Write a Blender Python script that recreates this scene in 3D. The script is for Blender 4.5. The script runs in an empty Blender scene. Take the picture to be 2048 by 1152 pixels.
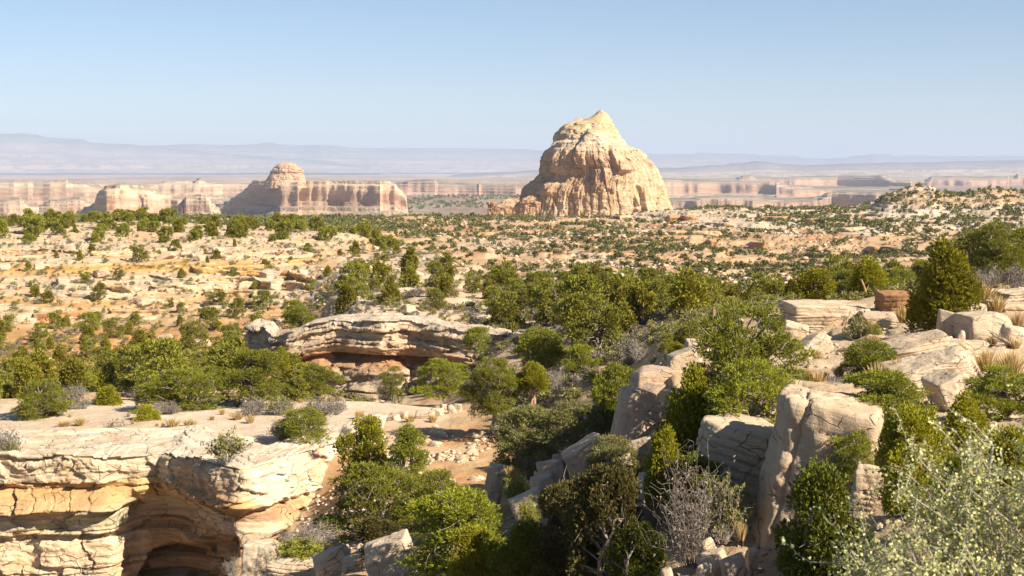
import bpy, math, random
import numpy as np
from mathutils import Vector, Matrix

# ------------------------------------------------------------------ camera, sky, sun, exposure
SC = bpy.context.scene
COL = SC.collection
F = 1024 / math.tan(math.radians(20))      # focal length in photo pixels (2048 wide)
HZ = 340.0                                 # photo row of eye level

cd = bpy.data.cameras.new("camera")
cam = bpy.data.objects.new("camera", cd)
COL.objects.link(cam)
cam.location = (0, 0, 0)
cam.rotation_euler = (math.radians(90), 0, 0)
cd.sensor_width = 36
cd.lens = 18 / math.tan(math.radians(20))
cd.shift_y = -(576 - HZ) / 2048
cd.clip_start = 0.2
cd.clip_end = 200000
cd.dof.use_dof = True
cd.dof.focus_distance = 70
cd.dof.aperture_fstop = 7.1
SC.camera = cam

SUN_AZ = Vector((0.83, -0.56)).normalized()
SUN_EL = math.radians(35)
SD = Vector((SUN_AZ.x * math.cos(SUN_EL), SUN_AZ.y * math.cos(SUN_EL), math.sin(SUN_EL)))
sl = bpy.data.lights.new("sun", 'SUN')
sun = bpy.data.objects.new("sun", sl)
COL.objects.link(sun)
sun.rotation_euler = SD.to_track_quat('Z', 'Y').to_euler()
sun.location = (40, -40, 60)
sl.energy = 5.0
sl.angle = math.radians(0.5)
sl.color = (1.0, 0.905, 0.755)

W = bpy.data.worlds.new("World")
SC.world = W
W.use_nodes = True
wn = W.node_tree.nodes
sky = wn.new('ShaderNodeTexSky')
sky.sky_type = 'NISHITA'
sky.sun_disc = False
sky.sun_elevation = SUN_EL
sky.sun_rotation = math.atan2(SD.x, SD.y)
sky.altitude = 1800
sky.air_density = 1.0
sky.dust_density = 1.2
sky.ozone_density = 3.0
bg = wn['Background']
bg.inputs[1].default_value = 0.056
W.node_tree.links.new(sky.outputs[0], bg.inputs[0])

SC.view_settings.view_transform = 'Standard'
SC.view_settings.look = 'None'
SC.view_settings.gamma = 1
SC.view_settings.exposure = 1.16
cy = SC.cycles
cy.use_denoising = True
cy.use_adaptive_sampling = False
cy.max_bounces = 5
cy.diffuse_bounces = 4
cy.glossy_bounces = 1
cy.transmission_bounces = 3
cy.transparent_max_bounces = 4
cy.volume_bounces = 1
cy.caustics_reflective = False
cy.caustics_refractive = False

R = random.Random(11)

# ------------------------------------------------------------------ numpy noise
def _h(ix, iy, iz, s):
    n = (ix.astype(np.int64) * 374761393 + iy.astype(np.int64) * 668265263 + iz.astype(np.int64) * 2147483647 * 3 + s * 974634777) & 0xFFFFFFFF
    n = ((n ^ (n >> 13)) * 1274126177) & 0xFFFFFFFF
    n = ((n ^ (n >> 16)) * 2246822519) & 0xFFFFFFFF
    n = n ^ (n >> 15)
    return (n & 0xFFFFFF) / float(0xFFFFFF)

def vn2(x, y, s=0):
    x, y = np.broadcast_arrays(np.asarray(x, float), np.asarray(y, float))
    fx = np.floor(x); fy = np.floor(y)
    tx = x - fx; ty = y - fy
    tx = tx * tx * tx * (tx * (tx * 6 - 15) + 10); ty = ty * ty * ty * (ty * (ty * 6 - 15) + 10)
    z = np.zeros_like(fx)
    a = _h(fx, fy, z, s); b = _h(fx + 1, fy, z, s); c = _h(fx, fy + 1, z, s); d = _h(fx + 1, fy + 1, z, s)
    return (a + (b - a) * tx + (c - a) * ty + (a - b - c + d) * tx * ty) * 2 - 1

def vn3(x, y, z, s=0):
    fx = np.floor(x); fy = np.floor(y); fz = np.floor(z)
    tx = x - fx; ty = y - fy; tz = z - fz
    tx = tx * tx * (3 - 2 * tx); ty = ty * ty * (3 - 2 * ty); tz = tz * tz * (3 - 2 * tz)
    def pl(k):
        a = _h(fx, fy, fz + k, s); b = _h(fx + 1, fy, fz + k, s); c = _h(fx, fy + 1, fz + k, s); d = _h(fx + 1, fy + 1, fz + k, s)
        return a + (b - a) * tx + (c - a) * ty + (a - b - c + d) * tx * ty
    p = pl(0); q = pl(1)
    return (p + (q - p) * tz) * 2 - 1

def fbm2(x, y, s=0, o=4, g=0.5, rot=True):
    t = 0; a = 1.0; n = 0
    for i in range(o):
        t = t + a * vn2(x, y, s + i * 17); n += a; a *= g
        x, y = (1.6 * x + 1.2 * y + 3.1, -1.2 * x + 1.6 * y + 7.7)
    return t / n

def fbm3(x, y, z, s=0, o=4, g=0.5):
    t = 0; a = 1.0; n = 0
    for i in range(o):
        t = t + a * vn3(x, y, z, s + i * 17); n += a; a *= g
        x, y, z = x * 2.03 + 1.7, y * 2.03 + 5.1, z * 2.03 + 9.2
    return t / n

def ridge2(x, y, s=0, o=4):
    t = 0; a = 1.0; n = 0
    for i in range(o):
        t = t + a * (1 - 2 * np.abs(vn2(x, y, s + i * 13))); n += a; a *= 0.5
        x, y = (1.6 * x + 1.2 * y + 3.1, -1.2 * x + 1.6 * y + 7.7)
    return t / n

def ss(a, b, x):
    t = np.clip((np.asarray(x, float) - a) / (b - a), 0, 1)
    return t * t * (3 - 2 * t)

def h1(k, s=0):
    k = np.asarray(k, float)
    return _h(k, np.zeros_like(k), np.zeros_like(k), s)

def terrace(z, h, s=0, flat=0.22, wid=0.14):
    t = np.asarray(z, float) / h
    k = np.floor(t); f = t - k
    r = 0.35 + 0.45 * h1(k, s)
    st = ss(0, 1, (f - r) / wid)
    return (k + flat * f + (1 - flat) * st) * h

# ------------------------------------------------------------------ mesh / object helpers
def mesh_np(name, v, f, smooth=False, col=None, mats=(), mi=None):
    v = np.asarray(v, np.float32); f = np.asarray(f, np.int32)
    me = bpy.data.meshes.new(name)
    n = f.shape[1]
    me.vertices.add(len(v)); me.vertices.foreach_set("co", v.ravel())
    me.loops.add(f.size); me.loops.foreach_set("vertex_index", f.ravel())
    me.polygons.add(len(f)); me.polygons.foreach_set("loop_start", np.arange(0, f.size, n, dtype=np.int32))
    if smooth:
        me.polygons.foreach_set("use_smooth", np.ones(len(f), bool))
    if mi is not None:
        me.polygons.foreach_set("material_index", np.asarray(mi, np.int32))
    for m in mats: me.materials.append(m)
    me.update(calc_edges=True)
    if col is not None:
        c = np.ones((len(v), 4), np.float32); c[:, :3] = col
        a = me.color_attributes.new("col", 'FLOAT_COLOR', 'POINT')
        a.data.foreach_set("color", c.ravel())
    return me

def ob(name, me, parent=None, loc=None):
    o = bpy.data.objects.new(name, me)
    COL.objects.link(o)
    if parent: o.parent = parent
    if loc is not None: o.location = loc
    return o

def tag(o, label=None, cat=None, group=None, kind=None):
    if label: o['label'] = label
    if cat: o['category'] = cat
    if group: o['group'] = group
    if kind: o['kind'] = kind
    return o

def empty(name, loc, label, cat, group=None):
    o = bpy.data.objects.new(name, None)
    COL.objects.link(o); o.location = loc; o.empty_display_size = 0.3
    return tag(o, label, cat, group)

def grid_faces(nr, nc):
    i = np.arange(nr * nc).reshape(nr, nc)
    return np.stack([i[:-1, :-1].ravel(), i[:-1, 1:].ravel(), i[1:, 1:].ravel(), i[1:, :-1].ravel()], 1)

class Acc:
    def __init__(s): s.v = []; s.f = []; s.n = 0; s.m = []
    def add(s, v, f, m=0):
        s.v.append(np.asarray(v, float)); f = np.asarray(f, int)
        if f.shape[1] == 3: f = np.concatenate([f, f[:, 2:3]], 1)
        s.f.append(f + s.n); s.n += len(v); s.m.append(np.full(len(f), m))
    def arrays(s): return np.concatenate(s.v), np.concatenate(s.f), np.concatenate(s.m)

def tube(pts, rad, sides=5):
    pts = np.asarray(pts, float); n = len(pts)
    rad = np.asarray(rad, float)
    d = np.gradient(pts, axis=0); d /= np.linalg.norm(d, axis=1)[:, None] + 1e-9
    up = np.where(np.abs(d[:, 2:3]) > 0.9, np.array([[1., 0, 0]]), np.array([[0, 0, 1.]]))
    a = np.cross(d, up); a /= np.linalg.norm(a, axis=1)[:, None] + 1e-9
    b = np.cross(d, a)
    t = np.arange(sides) / sides * 2 * np.pi
    v = pts[:, None] + rad[:, None, None] * (np.cos(t)[None, :, None] * a[:, None] + np.sin(t)[None, :, None] * b[:, None])
    v = v.reshape(-1, 3)
    f = []
    for i in range(n - 1):
        for j in range(sides):
            f.append((i * sides + j, i * sides + (j + 1) % sides, (i + 1) * sides + (j + 1) % sides, (i + 1) * sides + j))
    return v, np.array(f)

# ------------------------------------------------------------------ materials
def nmat(name):
    m = bpy.data.materials.new(name); m.use_nodes = True
    nt = m.node_tree; b = nt.nodes['Principled BSDF']
    return m, nt, b

def node(nt, t, **kw):
    n = nt.nodes.new(t)
    for k, v in kw.items():
        if k.startswith('i_'):
            kk = k[2:]; n.inputs[int(kk) if kk.isdigit() else kk].default_value = v
        else: setattr(n, k, v)
    return n

def mixc(nt, fac, a, b, blend='MIX'):
    n = nt.nodes.new('ShaderNodeMix'); n.data_type = 'RGBA'; n.blend_type = blend
    for k, x in ((0, fac), (6, a), (7, b)):
        if isinstance(x, bpy.types.NodeSocket): nt.links.new(x, n.inputs[k])
        else: n.inputs[k].default_value = x if k == 0 else (*x, 1)
    return n.outputs[2]

def ramp(nt, src, a, b, lo=0.0, hi=1.0):
    n = node(nt, 'ShaderNodeMapRange'); n.inputs[1].default_value = a; n.inputs[2].default_value = b
    n.inputs[3].default_value = lo; n.inputs[4].default_value = hi
    nt.links.new(src, n.inputs[0]); return n.outputs[0]

def noise(nt, vec, scale, detail=4, rough=0.55, dist=0.0):
    n = node(nt, 'ShaderNodeTexNoise'); n.inputs['Scale'].default_value = scale; n.inputs['Detail'].default_value = detail
    n.inputs['Roughness'].default_value = rough; n.inputs['Distortion'].default_value = dist
    nt.links.new(vec, n.inputs['Vector']); return n.outputs['Fac']

def mapping(nt, vec, sc, rot=(0, 0, 0)):
    n = node(nt, 'ShaderNodeMapping'); n.inputs['Scale'].default_value = sc; n.inputs['Rotation'].default_value = rot
    nt.links.new(vec, n.inputs['Vector']); return n.outputs[0]

def bump(nt, h, strength, dist, prev=None):
    n = node(nt, 'ShaderNodeBump'); n.inputs['Strength'].default_value = strength; n.inputs['Distance'].default_value = dist
    nt.links.new(h, n.inputs['Height'])
    if prev: nt.links.new(prev, n.inputs['Normal'])
    return n.outputs[0]

def noise_col(nt, vec, scale):
    n = node(nt, 'ShaderNodeTexNoise'); n.inputs['Scale'].default_value = scale; n.inputs['Detail'].default_value = 3
    nt.links.new(vec, n.inputs['Vector']); return n.outputs['Color']

def rock_like(name, attr=True, base=(0.5, 0.42, 0.33), scale=1.0, strata=1.0, var=0.35, spots=0.3, tilt=0.0, bstr=0.7, warm=(0.46, 0.27, 0.13), warm_amt=0.5, crack=1.0):
    """sandstone: colour from the mesh's own layer colours (or one base), varied by beds, stains and grain"""
    m, nt, b = nmat(name)
    tc = node(nt, 'ShaderNodeTexCoord')
    P = tc.outputs['Object']
    if attr:
        at = node(nt, 'ShaderNodeAttribute', attribute_name='col'); c = at.outputs['Color']
    else:
        rgb = node(nt, 'ShaderNodeRGB'); rgb.outputs[0].default_value = (*base, 1); c = rgb.outputs[0]
    big = noise(nt, P, 0.35 / scale, 4, 0.6)
    c = mixc(nt, ramp(nt, big, 0.48, 0.70, 0, warm_amt), c, warm)
    bedv = mapping(nt, P, (0.5 / scale, 0.5 / scale, 3.6 / scale), (tilt, tilt * 0.5, 0))
    bed = noise(nt, bedv, 1.0, 6, 0.66, 0.6)
    dk = mixc(nt, 1.0, c, (0.80, 0.73, 0.65), 'MULTIPLY')
    lt = mixc(nt, 1.0, c, (1.16, 1.14, 1.10), 'MULTIPLY')
    c = mixc(nt, ramp(nt, bed, 0.36, 0.62, 0, strata), dk, lt)
    gr = noise(nt, P, 7.0 / scale, 6, 0.7)
    c = mixc(nt, ramp(nt, gr, 0.52, 0.75, 0, var), c, (0.30, 0.21, 0.13))
    if spots:
        sp = noise(nt, P, 16.0 / scale, 3, 0.6)
        c = mixc(nt, ramp(nt, sp, 0.64, 0.70, 0, spots), c, (0.10, 0.085, 0.07))
    vo = node(nt, 'ShaderNodeTexVoronoi', feature='DISTANCE_TO_EDGE'); vo.inputs['Scale'].default_value = 1.1 / scale
    wv = mixc(nt, 0.18, P, noise_col(nt, P, 1.7 / scale), 'ADD'); nt.links.new(mapping(nt, wv, (1, 1, 1.5)), vo.inputs['Vector'])
    crk = ramp(nt, vo.outputs['Distance'], 0.0, 0.035, 1, 0)
    gate = ramp(nt, noise(nt, P, 0.9 / scale, 2), 0.5, 0.58, 0, 1)
    mm = node(nt, 'ShaderNodeMath', operation='MULTIPLY'); nt.links.new(crk, mm.inputs[0]); nt.links.new(gate, mm.inputs[1])
    c = mixc(nt, ramp(nt, mm.outputs[0], 0, 1, 0, crack * 0.6), c, (0.12, 0.08, 0.05))
    nt.links.new(c, b.inputs['Base Color'])
    b.inputs['Roughness'].default_value = 0.92
    b.inputs['Specular IOR Level'].default_value = 0.12
    n1 = bump(nt, bed, bstr * 0.8, 0.14 * scale)
    n2 = bump(nt, gr, bstr, 0.07 * scale, n1)
    fine = noise(nt, P, 30.0 / scale, 4, 0.7)
    n3 = bump(nt, fine, bstr * 0.6, 0.02 * scale, n2)
    inv = ramp(nt, mm.outputs[0], 0, 1, 1, 0)
    n4 = bump(nt, inv, crack, 0.05 * scale, n3)
    nt.links.new(n4, b.inputs['Normal'])
    return m

def leaf_mat(name, a, b_, trans=0.25, objvar=0.35, dry=None, dry_amt=0.0):
    m, nt, b = nmat(name)
    geo = node(nt, 'ShaderNodeNewGeometry'); oi = node(nt, 'ShaderNodeObjectInfo')
    c = mixc(nt, geo.outputs['Random Per Island'], a, b_)
    sh = mixc(nt, ramp(nt, oi.outputs['Random'], 0, 1, 0, objvar), c, (a[0] * 0.75, a[1] * 0.62, a[2] * 1.0))
    if dry:
        w = node(nt, 'ShaderNodeTexWhiteNoise', noise_dimensions='1D'); nt.links.new(geo.outputs['Random Per Island'], w.inputs['W'])
        sh = mixc(nt, ramp(nt, w.outputs['Value'], 1 - dry_amt, 1 - dry_amt + 0.01, 0, 1), sh, dry)
    nt.links.new(sh, b.inputs['Base Color'])
    b.inputs['Roughness'].default_value = 0.6
    b.inputs['Specular IOR Level'].default_value = 0.25
    tr = node(nt, 'ShaderNodeBsdfTranslucent'); nt.links.new(sh, tr.inputs['Color'])
    mx = node(nt, 'ShaderNodeMixShader'); mx.inputs[0].default_value = trans
    nt.links.new(b.outputs[0], mx.inputs[1]); nt.links.new(tr.outputs[0], mx.inputs[2])
    nt.links.new(mx.outputs[0], nt.nodes['Material Output'].inputs['Surface'])
    return m

def bark_mat(name, a, b_):
    m, nt, b = nmat(name)
    tc = node(nt, 'ShaderNodeTexCoord')
    v = mapping(nt, tc.outputs['Object'], (18, 18, 3))
    n = noise(nt, v, 1.0, 4, 0.6)
    nt.links.new(mixc(nt, ramp(nt, n, 0.35, 0.65), a, b_), b.inputs['Base Color'])
    b.inputs['Roughness'].default_value = 0.9
    nt.links.new(bump(nt, n, 0.6, 0.02), b.inputs['Normal'])
    return m

M = {}
M['ground'] = rock_like('ground_earth', True, crack=0.0, scale=1.0, strata=0.45, var=0.35, spots=0.35, warm_amt=0.35, warm=(0.50, 0.29, 0.12))
M['farground'] = rock_like('plain_earth', True, crack=0.0, scale=60.0, strata=0.5, var=0.2, spots=0.0, warm_amt=0.3, bstr=0.3, warm=(0.42, 0.26, 0.15))
M['cliff'] = rock_like('cliff_sandstone', True, scale=0.9, strata=0.8, var=0.4, spots=0.25, tilt=0.10, warm_amt=0.4, bstr=0.9, warm=(0.50, 0.28, 0.11))
M['ledge'] = rock_like('ledge_sandstone', True, scale=1.3, strata=0.8, var=0.35, spots=0.3, tilt=0.16, warm_amt=0.25, bstr=0.9)
M['butte'] = rock_like('butte_sandstone', True, scale=7.0, strata=0.75, var=0.40, spots=0.45, tilt=0.03, warm_amt=0.25, bstr=0.8, warm=(0.44, 0.28, 0.16))
M['mesa'] = rock_like('mesa_sandstone', True, scale=26.0, strata=0.7, var=0.25, spots=0.3, tilt=0.02, warm_amt=0.2, bstr=0.8, warm=(0.40, 0.22, 0.14), crack=0.0)
M['boulder'] = rock_like('boulder_sandstone', False, base=(0.54, 0.445, 0.335), scale=0.55, strata=0.4, var=0.35, spots=0.45, tilt=0.12, warm_amt=0.25)
M['pink'] = rock_like('pinkish_sandstone', False, base=(0.52, 0.405, 0.31), scale=0.5, strata=0.45, var=0.3, spots=0.5, tilt=0.3, warm_amt=0.25)
M['grey'] = rock_like('grey_weathered_sandstone', False, base=(0.56, 0.47, 0.36), scale=0.45, strata=0.5, var=0.4, spots=0.6, tilt=0.5, warm_amt=0.12)
M['pale'] = rock_like('pale_block_sandstone', False, base=(0.57, 0.46, 0.34), scale=0.7, strata=0.25, var=0.45, spots=0.5, tilt=0.2, warm_amt=0.3)
M['rust'] = rock_like('rust_brown_sandstone', False, base=(0.36, 0.20, 0.10), scale=0.5, strata=0.4, var=0.35, spots=0.4, warm_amt=0.3)
M['cream'] = rock_like('cream_sandstone', False, base=(0.60, 0.51, 0.39), scale=0.6, strata=0.4, var=0.3, spots=0.3, tilt=0.1, warm_amt=0.3)
M['pinyon'] = leaf_mat('pinyon_needles', (0.18, 0.20, 0.016), (0.38, 0.385, 0.034), 0.25, 0.6)
M['pinyonmid'] = leaf_mat('distant_pinyon_needles', (0.165, 0.175, 0.018), (0.35, 0.335, 0.04), 0.2, 0.6)
M['junipermid'] = leaf_mat('distant_juniper_sprays', (0.17, 0.162, 0.014), (0.35, 0.31, 0.026), 0.2, 0.5)
M['juniper'] = leaf_mat('juniper_sprays', (0.215, 0.21, 0.012), (0.42, 0.385, 0.02), 0.25, 0.5)
M['brightjun'] = leaf_mat('bright_yellow_green_sprays', (0.25, 0.245, 0.014), (0.50, 0.46, 0.03), 0.28, 0.2)
M['jundark'] = leaf_mat('dark_juniper_sprays', (0.10, 0.12, 0.012), (0.21, 0.21, 0.02), 0.2, 0.4)
M['olive'] = leaf_mat('olive_leaves', (0.17, 0.165, 0.045), (0.32, 0.30, 0.095), 0.2, 0.4)
M['brown'] = leaf_mat('browned_sprays', (0.08, 0.09, 0.02), (0.17, 0.13, 0.035), 0.2, 0.4, dry=(0.22, 0.11, 0.04), dry_amt=0.09)
M['sage'] = leaf_mat('sage_leaves', (0.19, 0.165, 0.12), (0.30, 0.27, 0.19), 0.15, 0.5)
M['dead'] = leaf_mat('dead_twigs', (0.20, 0.16, 0.13), (0.36, 0.31, 0.26), 0.05, 0.3)
M['rabbit'] = leaf_mat('rabbitbrush_stems', (0.20, 0.21, 0.02), (0.36, 0.33, 0.035), 0.25, 0.3)
M['grass'] = leaf_mat('dry_grass_blades', (0.42, 0.29, 0.11), (0.62, 0.46, 0.2), 0.25, 0.25)
M['bush'] = leaf_mat('round_pale_leaves', (0.32, 0.34, 0.10), (0.64, 0.62, 0.28), 0.25, 0.0, dry=(0.5, 0.24, 0.05), dry_amt=0.02)
M['far'] = leaf_mat('far_juniper_foliage', (0.10, 0.105, 0.024), (0.20, 0.19, 0.042), 0.15, 0.2)
M['bark'] = bark_mat('grey_brown_bark', (0.12, 0.085, 0.06), (0.30, 0.24, 0.19))
M['redbark'] = bark_mat('stripped_orange_bark', (0.20, 0.10, 0.05), (0.45, 0.28, 0.15))
M['twig'] = bark_mat('pale_twig_bark', (0.26, 0.21, 0.17), (0.46, 0.40, 0.34))

# ------------------------------------------------------------------ the lie of the land
def zz(rows): return [(d, -(p - HZ) / F * d) for d, p in rows]   # (distance, row) pairs -> (distance, height)
LEFT_TAIL = [(360, -27), (420, -33), (900, -34), (1500, -53), (1700, -66)]
LOW = [(300, -32), (420, -36), (640, -37)]
C = {
 -500: [(2, -4), (8, -9), (20, -17), (40, -19.5), (67, -19.5), (68.2, -13.0), (77, -13.4), (90, -14.5), (110, -17), (130, -18.3), (160, -18.3), (175, -17.5), (195, -16), (215, -14.3), (235, -13), (300, -12.8), (340, -13.0)] + LEFT_TAIL,
 0: [(2, -3.6), (8, -8), (20, -15), (40, -19.5), (67, -19.5), (68.2, -12.95), (77, -13.4), (90, -14.5), (110, -17), (130, -18.3), (160, -18.3), (175, -17.5), (195, -16), (215, -14.3), (235, -13), (300, -12.8), (340, -13.0)] + LEFT_TAIL,
 300: [(2, -3.2), (8, -6.5), (20, -12.5), (40, -19), (68, -19), (69.2, -12.8), (75, -13.1), (90, -14.5), (110, -17), (130, -18.2), (160, -18.2), (175, -17.3), (195, -15.6), (215, -14), (232, -13), (300, -12.7), (340, -12.9)] + LEFT_TAIL,
 470: [(2, -3.0), (8, -5.8), (20, -10), (36, -12.6), (46, -15.5), (52, -19), (65.5, -19), (66.7, -12.8), (75, -13.1), (90, -14.2), (110, -16.6), (130, -17.6), (155, -17.6), (175, -17.0), (200, -15.6), (220, -14), (235, -13.3), (300, -12.9), (340, -13.0)] + LEFT_TAIL,
 580: [(2, -2.9), (8, -5.5), (20, -9), (34, -10.9), (42, -11.9), (50, -13.8), (58, -15.5), (62.5, -14.8), (64.5, -12.8), (80, -13.2), (90, -14.9), (105, -15.4), (112, -15.8), (130, -16.6), (155, -16.8), (175, -16.6), (200, -15.5), (235, -13.8), (260, -13.2), (300, -13.2), (330, -13.5)] + LEFT_TAIL,
 720: [(2, -2.8), (8, -5.2), (20, -8.6), (34, -10.6), (42, -11.4), (52, -12.8), (60, -13.2), (66, -13.0), (80, -13.15), (89, -15.3), (102, -15.9), (103.2, -10.9), (115, -10.8), (130, -11.6), (150, -12.2), (200, -13.5), (250, -14.0), (300, -14.6), (330, -16.5), (370, -29), (430, -34), (900, -35), (1500, -53), (1700, -66)],
 880: [(2, -2.6), (8, -4.9), (20, -8.0), (34, -10.2), (44, -11.3), (56, -12.8), (66, -12.8), (74, -12.9), (82, -13.6), (89, -14.9), (99.5, -15.4), (100.7, -10.9), (120, -10.6), (150, -10.95), (180, -11.5), (220, -12.9), (245, -15), (300, -28), (430, -35), (700, -36), (900, -36), (1060, -37), (1300, -46), (1500, -54), (1700, -66)],
 1024: [(2, -2.5), (8, -4.5), (20, -7.6), (32, -10.0), (44, -11.4), (55, -12.3), (65, -12.6), (76, -12.5), (84, -12.2), (94, -11.6), (108, -10.95), (130, -11.4), (148, -12.4), (168, -15.5), (215, -23)] + LOW + [(700, -36.5), (900, -37), (1000, -34.5), (1300, -46), (1500, -54), (1700, -66)],
 1200: [(2, -2.4), (8, -4.2), (20, -7.0), (28, -8.9), (36, -8.9), (40, -8.5), (44, -9.0), (52, -9.5), (60, -9.8), (80, -9.95), (108, -10.6), (128, -11.3), (142, -12.5), (160, -16), (200, -25)] + LOW + [(800, -36), (950, -33), (1300, -44), (1500, -56), (1700, -68)],
 1350: [(2, -2.2), (8, -3.9), (18, -6.3), (25, -8.0), (30, -7.7), (36, -6.5), (40, -5.9), (46, -6.2), (56, -7.0), (80, -8.6), (108, -10.4), (122, -11.2), (140, -14), (180, -25)] + LOW + [(800, -34), (950, -29.5), (1100, -31), (1200, -36), (1500, -58), (1700, -70)],
 1550: [(2, -2.0), (8, -3.5), (14, -5.6), (20, -7.2), (25.5, -7.7), (29, -7.4), (32, -5.2), (36, -5.3), (41, -5.7), (50, -6.3), (55, -6.8), (58, -6.1), (63, -6.1), (80, -8), (104, -10), (122, -12.5), (145, -18), (190, -26)] + LOW + [(800, -33), (950, -28), (1080, -30), (1200, -38), (1500, -60), (1700, -70)],
 1750: [(2, -1.9), (8, -3.2), (14, -4.6), (20, -5.6), (25, -5.9), (30, -5.3), (36, -5.45), (45, -5.65), (52, -6.2), (55.5, -6.2), (59, -5.5), (64, -5.8), (90, -7.5), (120, -11), (150, -18), (195, -28)] + LOW + [(800, -31), (900, -28), (1050, -29), (1200, -38), (1500, -60), (1700, -70)],
 2048: [(2, -1.8), (7, -2.9), (12, -4.0), (18, -4.9), (25, -5.4), (32, -5.5), (40, -5.1), (44, -5.2), (50, -4.6), (54, -4.5), (62, -5.0), (90, -7), (120, -11), (150, -18), (195, -28)] + LOW + [(800, -29), (900, -26), (1050, -26), (1200, -38), (1500, -60), (1700, -70)],
 2550: [(2, -1.7), (7, -2.4), (12, -3.3), (18, -4.1), (25, -4.5), (35, -4.4), (44, -3.6), (52, -3.8), (62, -4.3), (90, -6), (120, -10), (150, -16), (195, -26)] + LOW + [(800, -30), (900, -27), (1050, -26), (1200, -38), (1500, -60), (1700, -70)],
}
CK = sorted(C)
CT = [(np.array([a for a, _ in C[k]], float), np.array([b for _, b in C[k]], float)) for k in CK]

RIDGE_X = [1600, 1705, 1742, 1775, 1812, 1834, 1850, 1866, 1872, 1885, 1920, 1950, 1985, 2000, 2030, 2048, 2200, 2550]
RIDGE_P = [432, 424, 416, 396, 384, 379, 379, 376, 384, 388, 387, 384, 377, 379, 387, 384, 378, 376]

def H0(X, D):
    """broad shape of the land"""
    px = 1024 + X / D * F
    px = np.clip(px, CK[0], CK[-1] - 1e-3)
    Z = np.stack([np.interp(D, a, b) for a, b in CT])
    i = np.clip(np.searchsorted(CK, px, side='right') - 1, 0, len(CK) - 2)
    ck = np.array(CK, float)
    t = (px - ck[i]) / (ck[i + 1] - ck[i])
    idx = np.arange(Z.shape[1])
    z0 = Z[i, idx]; z1 = Z[i + 1, idx]
    dz = np.abs(z1 - z0)
    return z0 + (z1 - z0) * (t * t * (3 - 2 * t) * 0.6 + 0.4 * t)

def ms(X, D, rel, add, seed, o=4, g=0.5):
    """noise whose grain grows with distance, blended between fixed world sizes"""
    L = np.log(np.clip(D, 5, 1700) * rel + add) / np.log(2.6)
    k0 = np.floor(L); t = ss(0, 1, L - k0)
    out = np.zeros_like(L)
    for k in np.unique(k0):
        for kk, w in ((k, 1 - t), (k + 1, t)):
            m = (k0 == k) & (w > 0)
            if m.any():
                sz = 2.6 ** kk
                out[m] += w[m] * fbm2(X[m] / sz + kk * 7.3, D[m] / (sz * 1.25) + kk * 3.1, seed + int(kk) * 101, o, g)
    return out / np.sqrt(t * t + (1 - t) ** 2)

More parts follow.
